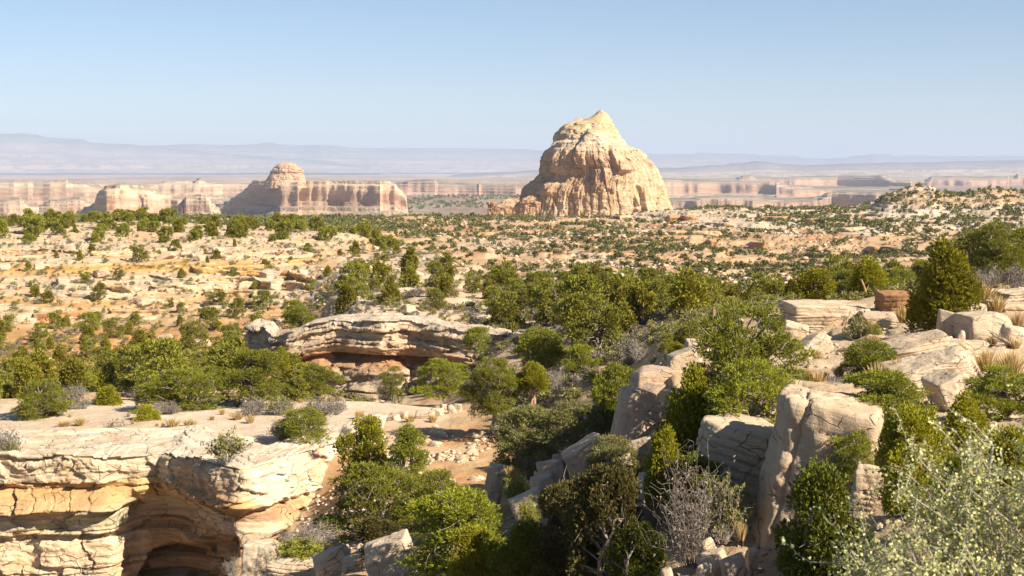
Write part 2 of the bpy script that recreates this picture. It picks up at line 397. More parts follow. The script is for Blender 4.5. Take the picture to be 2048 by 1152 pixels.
def H(X, D, want_col=False):
    X = np.atleast_1d(np.asarray(X, float)).ravel(); D = np.atleast_1d(np.asarray(D, float)).ravel()
    px = 1024 + X / D * F
    z = H0(X, D)
    # the ridge at the right and the rise under the butte
    rt = -(np.interp(px, RIDGE_X, RIDGE_P) - HZ) / F * 960
    rw = np.exp(-((D - 960) / np.where(D < 960, 105, 150)) ** 2) * ss(1600, 1730, px)
    z = z + np.maximum(rt - z, 0) * rw
    dist = np.clip(D, 5, 1700)
    n1 = ms(X, D, 0.055, 1.5, 3, 5)
    w_shelf = ss(58, 66, D) * (1 - ss(78, 92, D)) * (1 - ss(820, 960, px))
    amp = 0.22 + 0.0045 * dist
    amp = np.where(D > 400, np.minimum(amp, 4.5) * (1 - 0.5 * ss(650, 900, D)), amp)
    amp = amp * (1 - 0.75 * w_shelf)
    steep = ss(63.0, 65, D) * (1 - ss(69, 72, D)) * (1 - ss(560, 640, px))
    z = z + n1 * amp * (1 - 0.9 * steep)
    # ledges
    wl = ss(150, 172, D) * (1 - ss(262, 300, D)) * (1 - ss(700, 900, px))          # plateau face
    nl = fbm2(X / 9, D / 14, 21, 5, 0.55)
    zt = terrace(z + nl * 0.5 + 0.12 * fbm2(X * 1.1, D * 1.1, 4, 2), 0.5, 5, 0.25, 0.14)
    z = z + (zt - z) * wl * 0.8
    wb = ss(92, 105, D) * (1 - ss(150, 172, D))                                      # bench and valley
    zt = terrace(z + fbm2(X / 5, D / 7, 31, 4) * 0.35, 0.5, 8, 0.25, 0.16)
    z = z + (zt - z) * wb * 0.55
    wp = ss(330, 460, D)                                                            # low country
    nl = fbm2(X / 48, D / 70, 41, 6, 0.58)
    zq = z + nl * 4.0
    zt = terrace(zq, 2.2, 9, 0.22, 0.12)
    z = z + (zt - z) * wp * 0.85
    wn_ = 1 - ss(56, 60, D)
    zt = terrace(z + fbm2(X / 1.6, D / 1.6, 51, 4) * 0.2, 0.33, 12, 0.3, 0.25)
    z = z + (zt - z) * wn_ * 0.5
    z = z + 0.05 * fbm2(X * 1.7, D * 1.7, 61, 3) * ss(5, 20, D) * (1 - ss(200, 300, D))
    if not want_col: return z
    # ---- earth colours by place: pale slickrock, cream sand, orange earth, rust beds
    A = lambda *c: np.array(c)[None, :]
    sand = A(0.61, 0.515, 0.40); white = A(0.56, 0.455, 0.325); orange = A(0.47, 0.27, 0.115); rust = A(0.37, 0.205, 0.10); buff = A(0.52, 0.375, 0.225)
    def mx(c, k, w): return c + (k - c) * np.clip(w, 0, 1)[:, None]
    nA = ms(X, D, .05, 2, 71)
    nB = ms(X, D, .022, .6, 81)
    c = np.repeat(buff, len(X), 0)
    c = mx(c, sand, w_shelf * 1.2)
    # left valley floor: orange sand, rust low banks
    wv = ss(100, 118, D) * (1 - ss(158, 185, D)) * (1 - ss(560, 720, px))
    c = mx(c, orange, wv * ss(-0.45, 0.15, nA + 0.15) * 0.95)
    # plateau face: beds of pale rock with ochre and rust beds between
    bed = h1(np.floor((z + 0.25 * nB) / 0.5 + 0.2), 5)
    wf = ss(155, 175, D) * (1 - ss(300, 340, D)) * (1 - ss(760, 940, px))
    cb = np.repeat(white, len(X), 0)
    cb = mx(cb, A(0.54, 0.33, 0.12), (bed > 0.62) * 0.8 * ss(-.5, .3, nA))
    cb = mx(cb, orange, ss(0.05, 0.55, nB) * 0.42)
    c = mx(c, cb, wf)
    ochre = np.exp(-((z + 14.55) / 0.42) ** 2) * wf
    c = mx(c, A(0.56, 0.33, 0.10), ochre * ss(-0.5, 0.1, nA))
    # bench in the middle
    wm = ss(84, 95, D) * (1 - ss(200, 240, D)) * ss(620, 740, px)
    c = mx(c, np.repeat(A(0.55, 0.45, 0.335), len(X), 0), wm)
    c = mx(c, rust, wm * ss(0.15, 0.5, nA) * 0.6)
    # near wash and talus
    wt = ss(36, 48, D) * (1 - ss(66, 76, D)) * ss(600, 680, px) * (1 - ss(1050, 1180, px))
    c = mx(c, orange, wt * ss(-0.5, 0.3, nB + 0.1) * 0.85)
    wn2 = (1 - ss(34, 44, D))
    c = mx(c, A(0.42, 0.33, 0.22), wn2 * 0.8)
    wr = ss(1480, 1560, px) * (1 - ss(56, 66, D)) * ss(26, 30, D)
    c = mx(c, A(0.55, 0.45, 0.32), wr * 0.8)
    # low country
    bed2 = h1(np.floor((zq + 0.6 * nB) / 2.2 + 0.25), 9)
    cp = np.repeat(A(0.49, 0.35, 0.215), len(X), 0)
    cp = mx(cp, A(0.60, 0.52, 0.42), (bed2 > 0.5) * 0.75 + ss(0.1, 0.4, nA) * 0.4)
    cp = mx(cp, A(0.40, 0.20, 0.10), (bed2 < 0.2) * ss(-.1, .3, nA) * 0.8)
    cp = mx(cp, A(0.42, 0.26, 0.13), ss(0.1, 0.5, nB) * 0.5)
    c = mx(c, cp, ss(300, 360, D))
    return z, c

def place(px, py):
    """where the line of sight through (px, py) first meets the land"""
    D = np.geomspace(4, 2400, 3000)
    X = (px - 1024) / F * D
    z = H(X, D); zr = -(py - HZ) / F * D
    k = np.argmax(z >= zr)
    if not (z >= zr).any(): k = len(D) - 1
    return float(X[k]), float(D[k]), float(z[k])

def spot(px, D):
    X = (px - 1024) / F * D
    return X, D, float(H(X, D)[0])

# ------------------------------------------------------------------ ground sheet (near and middle distance)
def build_ground():
    rows = np.concatenate([np.geomspace(2.0, 24, 130, endpoint=False), np.geomspace(24, 130, 400, endpoint=False),
                           np.geomspace(130, 420, 380, endpoint=False), np.geomspace(420, 1700, 260)])
    cols = np.linspace(-400, 2480, 960)
    U, D = np.meshgrid(cols, rows)
    X = (U - 1024) / F * D
    z, c = H(X.ravel(), D.ravel(), True)
    v = np.stack([X.ravel(), D.ravel(), z], 1)
    me = mesh_np('ground', v, grid_faces(len(rows), len(cols)), True, c, [M['ground']])
    tag(ob('ground', me), kind='structure')

def H_far(X, D):
    px = 1024 + X / D * F
    z = np.interp(D, [1600, 1700, 2500, 3500, 5000, 7000, 12000, 22000, 45000, 62000], [-66, -70, -93, -95, -84, -72, -76, -80, -60, -60])
    n = fbm2(X / 900, D / 1400, 5, 5)
    z = z + n * 14 * ss(1750, 2600, D)
    zt = terrace(z + 3 * fbm2(X / 200, D / 300, 8, 4), 9, 4, 0.25, 0.2)
    z = z + (zt - z) * 0.8 * ss(1800, 2500, D)
    return z - 62 * ss(1150, 1350, px) * ss(1750, 2300, D) * (1 - ss(6000, 9000, D)) - 22 * (1 - ss(640, 800, px)) * ss(2000, 2600, D) * (1 - ss(4000, 6500, D))

def build_far():
    rows = np.geomspace(1660, 62000, 460); cols = np.linspace(-450, 2500, 560)
    U, D = np.meshgrid(cols, rows); X = (U - 1024) / F * D
    X = X.ravel(); D = D.ravel()
    z = H_far(X, D) - 4 * (1 - ss(1660, 1720, D))
    n = fbm2(X / 500, D / 1500, 15, 5); n2 = fbm2(X / 1800, D / 5000, 25, 5)
    c = np.array([0.44, 0.34, 0.25])[None] + (np.array([0.30, 0.20, 0.14]) - np.array([0.44, 0.34, 0.25]))[None] * ss(-0.1, 0.5, n)[:, None]
    c = c + (np.array([0.14, 0.13, 0.075])[None] - c) * (ss(0.05, 0.3, n2) * 0.55 * (0.4 + 0.6 * (h1(np.floor(X / (D * .0012)) * 31 + np.floor(D / 40) * 7, 3) > 0.5)))[:, None]
    me = mesh_np('plain_ground', np.stack([X, D, z], 1), grid_faces(len(rows), len(cols)), True, c, [M['farground']])
    tag(ob('plain_ground', me), kind='structure')

# ------------------------------------------------------------------ mesas, canyon walls and mountains of the distance
def skyline(name, D0, sky, base_row, thick, rough=1.0, res=1.0, foot=0.35, cliff=(0.12, 0.55), cap=1.0, seed=0, mat='mesa', cols=None, rows=110, nscale=1.0, kind='structure', extra=None, slope=0.0, back=4.0, plan=None, saw=1.0):
    """A long rock wall: foot slope, cliff and rounded cap, set back and forward by noise so that it has bays and buttresses."""
    sx = [a for a, _ in sky]; sp = [b for _, b in sky]
    px = np.arange(sx[0], sx[-1] + 0.01, res)
    q = np.concatenate([np.linspace(-2.2, 0, rows // 3, endpoint=False), np.linspace(0, 1.0, rows // 3, endpoint=False), np.geomspace(1.0, back, rows // 3)])
    Q, U = np.meshgrid(q, px, indexing='ij')
    xs = (U - 1024) / F * D0
    t_ = xs / (thick * 2.6 * nscale) + 0.8 * vn2(xs / (thick * 5), xs * 0 + seed, seed + 8); ci_ = np.floor(t_); cf_ = t_ - ci_
    bay = 2.6 * fbm2(xs / (thick * 8 * nscale), 0 * xs + seed * 3.1, seed, 3) + 0.9 * saw * (h1(ci_, seed) - 0.5) - saw * (5.0 * h1(ci_, seed + 1) - 0.8) * nscale * (cf_ - 0.5) + 0.5 * fbm2(xs / (thick * .8), xs * 0 + seed, seed + 5, 4)
    pl = 0 if plan is None else np.interp(U, [a for a, _ in plan], [b for _, b in plan])
    D = D0 * (1 + slope * (U - sx[0]) / 1000.0) + bay * thick * 0.55 * rough + Q * thick + pl
    X = (U - 1024) / F * D
    top = -(np.interp(U, sx, sp) - HZ) / F * (D0 * (1 + slope * (U - sx[0]) / 1000.0) + 1.2 * thick)
    base = -(base_row - HZ) / F * D0 - 6
    nz = fbm2(xs / thick / .8, Q * 1.7 + seed, seed + 40, 5)
    q2 = Q + nz * 0.13
    prof = np.interp(q2, [-2.2, -1.6, 0.0, 0.06, 0.10, 0.22, 0.28, 0.32, 0.60, 1.0, 1.15], [0, 0.02, foot, foot + .05, cliff[1] * .75 + foot * .25, cliff[1] * .8 + foot * .2, cliff[1] + .08, cliff[1] + .12, 0.88, 0.985, 1.0])
    if cap < 1: prof = np.where(q2 > 0.1, cap * np.interp(q2, [0.1, 0.16, 0.2, 1.0], [cliff[1], 0.9, 0.96, 1]) + (1 - cap) * prof, prof)
    edge = np.minimum(ss(sx[0], sx[0] + (sx[-1] - sx[0]) * 0.02, U), 1 - ss(sx[-1] - (sx[-1] - sx[0]) * 0.02, sx[-1], U))
    z = base + (top - base) * prof * edge
    z = z + nz * (top - base) * 0.03
    hh = np.maximum(np.max(top - base) / 8.0, 0.5)
    zt = terrace(z + 0.5 * hh * vn2(xs / thick, Q, seed + 3), hh, seed, 0.35, 0.25)
    z = z + (zt - z) * 0.75 * ss(-1.8, -1.2, Q)
    z = np.where(Q >= back - 0.01, base - 20, z)
    f = (z - base) / np.maximum(top - base, 1)
    a, b, c3 = [np.array(k) for k in (cols or ((0.49, 0.37, 0.275), (0.46, 0.32, 0.235), (0.53, 0.425, 0.315)))]
    c = a + (b - a) * ss(0.22, 0.42, f)[..., None]
    c = c + (c3 - c) * ss(0.6, 0.95, f + 0.1 * fbm2(xs / thick * .7, Q, seed + 82, 3))[..., None]
    c = c + (np.array([0.53, 0.42, 0.31]) - c) * ((1 - ss(-0.25, 0.0, Q + nz * 0.3)) * (0.8 if foot > .3 else 0.0))[..., None]
    bd = h1(np.floor(z / hh * 1.6 + vn2(xs / thick / 2, Q, seed) * 0.4), seed + 2)
    c = c * (0.85 + 0.3 * bd)[..., None]
    veg = ss(0.0, 0.25, fbm2(xs / thick * 7, Q * 9, seed + 60, 4)) * np.maximum(ss(1.0, 1.3, Q), (1 - ss(-0.4, -0.1, Q)) * 0.8)
    dots = (h1(np.floor(U * 0.8) * 31 + np.floor(Q * 14) * 7, seed + 9) > 0.52) * ss(-.4, .2, fbm2(xs / thick * 2, Q * 3, seed + 63, 3))
    veg = np.maximum(veg, dots * np.maximum(1 - ss(-0.15, 0.0, Q), ss(0.9, 1.1, Q)))
    c = c + (np.array([0.10, 0.10, 0.055]) - c) * (veg * 0.7)[..., None]
    v = np.stack([X, D, z], -1).reshape(-1, 3)
    fc = grid_faces(len(q), len(px))
    cc = c.reshape(-1, 3)
    if extra is not None:
        for (ev, ef, ec) in extra:
            fc = np.concatenate([fc, ef + len(v)]); v = np.concatenate([v, ev]); cc = np.concatenate([cc, ec])
    me = mesh_np(name, v, fc, True, cc, [M[mat]])
    return tag(ob(name, me), kind=kind)

def tower(D0, rows, depth, seed, amp, colf, nth=360, nz=160, pw=2.6, cut=None, flute=1.0, layer_h=6.0, poly=None, depths=None):
    """Solid of sandstone from its width at each height: rows of (photo row, left, right), flutes and beds pressed into its sides."""
    rr = np.array(rows, float)
    z_r = -(rr[:, 0] - HZ) / F * D0; l_r = (rr[:, 1] - 1024) / F * D0; r_r = (rr[:, 2] - 1024) / F * D0
    o = np.argsort(z_r); z_r, l_r, r_r = z_r[o], l_r[o], r_r[o]
    zs = np.linspace(z_r[0], z_r[-1], nz)
    l = np.interp(zs, z_r, l_r); r = np.interp(zs, z_r, r_r)
    cx = (l + r) / 2; hw = np.maximum((r - l) / 2, 0.05)
    W0 = hw[0]
    th = np.linspace(0, 2 * np.pi, nth, endpoint=False)
    Z, T = np.meshgrid(zs, th, indexing='ij')
    HW = hw[:, None]; CX = cx[:, None]
    ct, st = np.cos(T), np.sin(T)
    rad = (np.abs(ct) ** pw + np.abs(st) ** pw) ** (-1 / pw)
    hd = depth * HW
    if depths is not None: hd = np.interp(zs, [-(a - HZ) / F * D0 for a, _ in depths][::-1], [b for _, b in depths][::-1])[:, None]
    ux, uy = ct, st
    if poly is not None:
        ang = np.radians([a for a, _ in poly]); dd_ = np.array([b for _, b in poly])
        pr = ((np.maximum(np.cos(th[:, None] - ang[None]), 1e-4) / dd_) ** 11).sum(1) ** (-1 / 11)
        x1 = pr * np.cos(th); y1 = pr * np.sin(th); x1 = np.where(x1 > 0, x1 / x1.max(), x1 / -x1.min()); y1 = y1 / -y1.min()
        ux = np.broadcast_to(x1, T.shape); uy = np.broadcast_to(y1, T.shape); rad = np.ones_like(T)
    lm = W0 * 0.16
    s = T * W0 / lm
    # upright joints split the walls into plates, some proud of their neighbours; rounded beds above them
    fz = (Z - zs[0]) / (zs[-1] - zs[0])
    wall_ = 1 - ss(0.50, 0.72, fz + 0.06 * vn2(s, Z / 30, seed + 2))
    bed = h1(np.floor((Z + 0.35 * layer_h * vn2(s * .5, Z / layer_h, seed + 1)) / layer_h), seed) - 0.5
    def plates(fs, lev, q):
        L_ = np.floor(Z / lev + 1.8 * vn2(s * fs * .45, Z / lev * .3, seed + q))
        t = s * fs + 0.35 * vn2(s * fs, Z / lev, seed + q + 1) + 3.1 * h1(L_, seed + q + 2)
        ci = np.floor(t); cf = t - ci
        o = (h1(ci * 17 + L_ * 5, seed + q + 3) - 0.5) + (h1(ci * 11 + L_ * 3, seed + q + 4) - 0.5) * (cf - 0.5) * 1.3
        ck = (1 - ss(0.0, 0.10, np.minimum(cf, 1 - cf))) * (h1(ci * 7 + L_, seed + q + 5) > 0.55)
        return o - 0.5 * ck
    xb = CX + HW * ct; yb = hd * st
    fl = fbm3(xb / (lm * 1.7), yb / (lm * 1.7), Z / (lm * 3.5), seed + 7, 3)
    fine = fbm3(xb / (lm * .45), yb / (lm * .45), Z / (lm * .35), seed + 9, 5)
    d = amp * (1.1 * fl + 0.45 * fine + wall_ * flute * (0.62 * plates(1.1, lm * 3.0, 30) + 0.42 * plates(2.9, lm * 1.2, 40)) + (1 - wall_) * (1.1 * bed + 0.5 * fine) + 0.18 * bed)
    d = d * np.clip(HW / (W0 * 0.30), 0.25, 1)
    if cut is not None:
        xx0 = CX + HW * rad * ux; PX = 1024 + xx0 / D0 * F; PY = HZ - Z / D0 * F
        front = ss(0.05, 0.35, -st)
        for (pts, A, wd, fade) in cut:
            py = [p[1] for p in pts]; pxx = [p[0] for p in pts]
            o2 = np.argsort(py); ln = np.interp(PY, np.array(py)[o2], np.array(pxx)[o2])
            inr = ss(min(py) - 6, min(py) + 2, PY) * (1 - ss(max(py) - 4, max(py) + 5, PY))
            t = PX - ln + 1.2 * fine
            d = d + A * ss(0, wd, t) * (1 - ss(wd, wd + fade, t)) * inr * front
    X = CX + HW * rad * ux + d * ct
    Y = D0 + hd * rad * uy + d * st
    v = np.stack([X, Y, np.broadcast_to(Z, X.shape)], -1).reshape(-1, 3)
    i = np.arange(nz * nth).reshape(nz, nth); j = np.roll(i, -1, 1)
    f = np.stack([i[:-1].ravel(), j[:-1].ravel(), j[1:].ravel(), i[1:].ravel()], 1)
    c = colf(X, Y, Z, s, fine, fl, seed).reshape(-1, 3)
    # close the top
    tip = np.array([[cx[-1], D0, zs[-1] + 0.2 * hw[-1]]]); n = len(v)
    top = i[-1]; ft = np.stack([top, np.roll(top, -1), np.full(nth, n), np.full(nth, n)], 1)
    v = np.concatenate([v, tip]); f = np.concatenate([f, ft]); c = np.concatenate([c, c[-1:]])
    return v, f, c

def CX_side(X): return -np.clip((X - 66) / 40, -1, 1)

def butte_col(X, Y, Z, s, fine, fl, seed):
    py = HZ - Z / 1150 * F
    a = np.array
    c = np.broadcast_to(a([0.52, 0.395, 0.265]), X.shape + (3,)).copy()
    def mx(c, k, w): return c + (a(k) - c) * np.clip(w, 0, 1)[..., None]
    w1 = 6 * fine + 4 * vn2(s * .7, Z / 20, seed + 70)
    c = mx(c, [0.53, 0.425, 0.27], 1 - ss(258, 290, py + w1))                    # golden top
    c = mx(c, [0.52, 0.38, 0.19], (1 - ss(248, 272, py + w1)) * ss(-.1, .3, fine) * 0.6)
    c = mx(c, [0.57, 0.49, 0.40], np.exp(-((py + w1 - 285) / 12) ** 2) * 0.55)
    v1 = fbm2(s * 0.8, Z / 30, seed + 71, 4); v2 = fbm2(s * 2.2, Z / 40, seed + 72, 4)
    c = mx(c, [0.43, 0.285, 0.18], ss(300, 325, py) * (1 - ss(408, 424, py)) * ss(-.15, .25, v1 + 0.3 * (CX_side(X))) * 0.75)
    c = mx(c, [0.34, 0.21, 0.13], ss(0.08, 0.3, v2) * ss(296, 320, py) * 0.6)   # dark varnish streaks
    c = mx(c, [0.55, 0.375, 0.18], np.exp(-((py + w1 - 388) / 6) ** 2) * 0.45)
    dots = (h1(np.floor(X / 1.6) * 31 + np.floor(Z / 1.5) * 7, seed + 9) > 0.93) * ss(0.0, 0.3, fbm2(X / 15, Z / 8, 17, 3)) * (1 - ss(300, 320, py))
    c = mx(c, [0.10, 0.09, 0.05], dots)
    line = np.abs(np.mod(Z / 3.7 + 0.5 * vn2(s * .8, Z / 9, 55), 1) - 0.5)
    c = mx(c, [0.36, 0.25, 0.16], (line > 0.43) * ss(-.1, .3, vn2(s * 1.2, Z / 4, 56)) * 0.5)
    bd = h1(np.floor((Z + vn2(s, Z / 5, seed) * 1.2) / 2.6), seed + 5)
    return c * (0.93 + 0.12 * bd)[..., None]

def build_butte():
    rows = [(219, 1199, 1202), (222, 1195, 1207), (227, 1190, 1216), (234, 1182, 1220), (241, 1165, 1225), (249, 1133, 1229), (259, 1116, 1236), (268, 1110, 1241), (277, 1107, 1246), (289, 1106, 1256), (294, 1101, 1263), (302, 1091, 1282),
            (317, 1083, 1291), (327, 1080, 1306), (342, 1079, 1315), (347, 1080, 1317), (358, 1071, 1322), (364, 1064, 1325), (372, 1054, 1328), (383, 1046, 1331), (392, 1043, 1333), (402, 1040, 1336), (412, 1037, 1343), (425, 1032, 1346), (448, 1020, 1352)]
    cut = [([(1170, 262), (1163, 275), (1150, 296), (1146, 320), (1143, 332)], 6.5, 3.0, 70),
           ([(1210, 295), (1208, 305), (1215, 325), (1224, 342)], 6.0, 4.0, 60),
           ([(1284, 318), (1286, 330)], 2.5, 2.0, 30),
           ([(1180, 340), (1182, 360), (1181, 380)], 2.6, 1.5, 22),
           ([(1196, 340), (1200, 360), (1203, 378)], 2.4, 1.2, 20),
           ([(1262, 370), (1268, 390), (1276, 425)], 4.2, 2.5, 40),
           ([(1256, 395), (1262, 425)], 3.0, 1.5, 12),
           ([(1112, 285), (1106, 310), (1100, 345)], 4.0, 3.0, 50),
           ([(1090, 365), (1088, 385)], 3.5, 2.0, 30),
           ([(1222, 322), (1224, 345)], 2.5, 1.5, 30)]
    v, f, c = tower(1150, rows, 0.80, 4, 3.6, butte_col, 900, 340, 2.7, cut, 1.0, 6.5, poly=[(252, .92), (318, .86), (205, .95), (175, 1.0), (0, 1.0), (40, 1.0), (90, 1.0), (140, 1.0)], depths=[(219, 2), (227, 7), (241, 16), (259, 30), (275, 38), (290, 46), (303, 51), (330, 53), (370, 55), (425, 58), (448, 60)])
    second = [(236, 1156, 1160), (239, 1150, 1166), (243, 1142, 1172), (249, 1128, 1184), (256, 1120, 1194), (275, 1112, 1205)]
    v2, f2, c2 = tower(1143, second, 0.75, 9, 1.6, butte_col, 160, 40, 2.2, None, 0.5, 3.0)
    f2 = f2 + len(v); v = np.concatenate([v, v2]); f = np.concatenate([f, f2]); c = np.concatenate([c, c2])
    def wing_col(X, Y, Z, s, fine, fl, seed):
        a = np.array; c = np.broadcast_to(a([0.48, 0.34, 0.22]), X.shape + (3,)).copy()
        k = ss(-0.1, 0.4, fine)[..., None]; return c + (a([0.42, 0.25, 0.12]) - c) * k
    for sd, rows_, dd, dp in ((21, [(404, 976, 987), (407, 975, 990), (413, 976, 990), (424, 977, 988), (440, 978, 990)], 1125, 1.0),
                              (22, [(399, 1010, 1040), (402, 1005, 1075), (406, 1002, 1100), (412, 990, 1112), (420, 988, 1118), (430, 986, 1122), (445, 984, 1125)], 1128, 0.28),
                              (23, [(386, 1075, 1100), (391, 1060, 1110), (398, 1045, 1120), (408, 1040, 1124), (425, 1036, 1128), (445, 1030, 1130)], 1122, 0.5)):
        v2, f2, c2 = tower(dd, rows_, dp, sd, 1.8, wing_col, 200, 60, 3.2, None, 0.8, 3.0)
        f2 = f2 + len(v); v = np.concatenate([v, v2]); f = np.concatenate([f, f2]); c = np.concatenate([c, c2])
    me = mesh_np('sandstone_butte', v, f, False, c, [M['butte']])
    tag(ob('sandstone_butte', me), 'tall golden sandstone butte with pointed summit standing alone above the plain', 'butte')

def mesa_col(X, Y, Z, s, fine, fl, seed):
    a = np.array
    c = np.broadcast_to(a([0.52, 0.40, 0.29]), X.shape + (3,)).copy()
    c = c + (a([0.42, 0.27, 0.18]) - c) * ss(-0.1, 0.4, fine + fl * 0.4)[..., None]
    bd = h1(np.floor(Z / 4.0 + vn2(s, Z / 8, seed) * 0.3), seed + 5)
    return c * (0.93 + 0.12 * bd)[..., None]

def talus_col(X, Y, Z, s, fine, fl, seed):
    a = np.array
    c = np.broadcast_to(a([0.54, 0.42, 0.31]), X.shape + (3,)).copy()
    c = c + (a([0.45, 0.31, 0.21]) - c) * ss(-0.1, 0.4, fine)[..., None]
    veg = (h1(np.floor(X / 4.5) * 31 + np.floor(Z / 2.2) * 7, seed) > 0.60) * ss(-.3, .3, fbm2(X / 40, Z / 12, seed + 4, 3))
    return c + (a([0.09, 0.095, 0.045]) - c) * (veg * 0.85)[..., None]

def build_distance():
    sl_ = skyline
    blue = ((0.22, 0.21, 0.20), (0.23, 0.20, 0.185), (0.13, 0.14, 0.13))
    dusk = ((0.36, 0.265, 0.205), (0.39, 0.255, 0.185), (0.34, 0.28, 0.215))
    sl_('mountain_hills', 27000, [(-500, 262), (-200, 260), (0, 264), (45, 265), (80, 270), (130, 278), (160, 280), (200, 287), (260, 290), (340, 296), (420, 303), (520, 312), (620, 322), (760, 338)], 345, 1700, 0.5, 1.5, 0.45, saw=0.0, seed=61, cols=((0.21, 0.205, 0.195), (0.28, 0.25, 0.23), (0.12, 0.13, 0.12)), mat='farground', back=3)
    sl_('range_hills', 31000, [(-500, 300), (100, 297), (200, 294), (300, 292), (350, 291), (380, 288), (440, 292), (520, 287), (545, 286), (600, 292), (640, 290), (700, 295), (760, 297), (900, 296), (1000, 298), (1100, 302), (1330, 308), (1400, 306), (1460, 310), (1600, 312), (1650, 316), (1700, 312), (1750, 308), (1800, 312), (1900, 314), (2048, 313), (2500, 312)], 344, 1700, 0.5, 2.0, 0.5, saw=0.0, seed=62, cols=blue, mat='farground', back=3)
    sl_('escarpment_hills', 17000, [(880, 352), (930, 349), (1000, 345), (1080, 341), (1200, 339), (1330, 337), (1400, 333), (1480, 328), (1515, 324), (1535, 324), (1560, 328), (1620, 330), (1700, 327), (1800, 325), (2048, 320), (2500, 317)], 354, 900, 0.7, 1.0, 0.55, saw=0.0, seed=63, cols=blue, back=4)
    # right: canyon country in three steps
    sl_('upper_mesa_hills', 7400, [(1240, 358), (1330, 357), (1470, 357), (1485, 352), (1500, 351), (1512, 355), (1600, 354), (1700, 353), (1740, 351), (1762, 350), (1775, 353), (1790, 359), (1850, 361), (1862, 354), (1900, 353), (1960, 354), (2028, 352), (2036, 348), (2050, 351), (2200, 352), (2500, 350)], 378, 260, 1.5, 0.8, 0.30, seed=31, cols=dusk, cap=0.6)
    sl_('middle_mesa_hills', 5400, [(1180, 362), (1330, 361), (1440, 363), (1540, 364), (1580, 372), (1640, 376), (1740, 377), (1850, 379), (2000, 377), (2500, 376)], 398, 190, 1.8, 0.7, 0.35, seed=34, cols=dusk, cap=0.8, nscale=1.3)
    sl_('lower_mesa_hills', 3900, [(1250, 404), (1340, 402), (1385, 399), (1420, 395), (1480, 396), (1560, 400), (1636, 398), (1655, 389), (1700, 386), (1745, 385), (1850, 386), (2000, 388), (2500, 388)], 424, 110, 1.7, 0.6, 0.15, seed=37, cols=dusk, cap=0.95, nscale=1.2)
    # middle gap
    sl_('gap_mesa_hills', 6600, [(500, 366), (600, 363), (760, 362), (900, 361), (1000, 362), (1100, 363), (1250, 362)], 378, 220, 1.4, 0.8, 0.35, seed=41, cols=dusk, cap=0.6)
    sl_('pale_wall_hills', 4700, [(740, 378), (790, 368), (806, 366), (816, 362), (870, 361), (876, 368), (930, 372), (955, 372), (958, 367), (962, 372), (1000, 371), (1060, 372), (1100, 374), (1140, 380)], 400, 130, 1.3, 0.6, 0.42, seed=44, cols=dusk)
    # left
    sl_('rear_mesa_hills', 4300, [(150, 376), (200, 368), (240, 367), (280, 373), (300, 370), (330, 365), (370, 362), (385, 364), (398, 358), (410, 363), (440, 367), (500, 368), (560, 366)], 402, 120, 1.4, 0.6, 0.35, seed=47, cap=0.5)
    sl_('pale_mesa_hills', 3100, [(-500, 372), (-200, 366), (0, 367), (18, 366), (28, 362), (56, 362), (66, 368), (86, 366), (100, 361), (132, 361), (146, 369), (175, 373), (200, 378), (230, 386), (262, 398)], 436, 150, 1.3, 0.6, 0.30, seed=50, cols=((0.52, 0.40, 0.295), (0.48, 0.345, 0.255), (0.55, 0.44, 0.33)))
    sl_('low_mesa_hills', 2560, [(-400, 418), (-100, 402), (0, 402), (40, 398), (60, 412), (78, 416), (100, 404), (130, 402), (160, 399), (190, 412), (230, 420)], 440, 60, 1.3, 0.5, 0.2, seed=52, cols=((0.52, 0.40, 0.295), (0.48, 0.345, 0.255), (0.55, 0.44, 0.33)))

    e = [tower(2290, [(389, 280, 284), (394, 279, 292), (404, 284, 303), (418, 283, 306), (440, 280, 312)], 0.9, 71, 2.0, mesa_col, 90, 40)]
    r = skyline('rounded_mesa', 2330, [(146, 442), (154, 432), (170, 420), (188, 410), (194, 390), (200, 383), (210, 375), (222, 372), (240, 366), (252, 366), (262, 371), (285, 374), (300, 382), (322, 391), (340, 394), (365, 398), (380, 404), (410, 408), (430, 412), (446, 425)], 440, 48, 1.2, 0.35, 0.06, cliff=(.1, .42), plan=[(140, 150), (200, 0), (330, 0), (446, -30)], seed=54, cols=((0.49, 0.36, 0.265), (0.46, 0.315, 0.225), (0.54, 0.445, 0.325)), rows=130, extra=e, kind=None)
    tag(r, 'cream rounded mesa with a dark cliff foot, left of the domed mesa', 'mesa')
    r = skyline('stepped_mesa', 2260, [(338, 441), (352, 430), (362, 424), (367, 406), (372, 396), (385, 395), (402, 392), (412, 393), (420, 398), (424, 412), (432, 426), (446, 438)], 441, 34, 0.9, 0.3, 0.05, cliff=(.1, .5), plan=[(338, 60), (372, 0), (420, 0), (446, -20)], seed=57, rows=110, kind=None)
    tag(r, 'small stepped rock block with a sloping right shoulder between two larger mesas', 'mesa')
    dome = tower(2640, [(325, 565, 580), (328, 556, 592), (333, 550, 599), (340, 545, 604), (348, 541, 607), (356, 536, 609), (364, 532, 610), (376, 529, 611)], 0.9, 58, 3.2, mesa_col, 300, 110, 2.4, None, 0.45, 5.0)
    foot = tower(2560, [(406, 570, 770), (412, 545, 800), (418, 520, 820), (426, 490, 840), (436, 450, 870), (446, 430, 890)], 0.22, 59, 4.0, talus_col, 900, 90, 2.2, None, 0.3, 4.0)
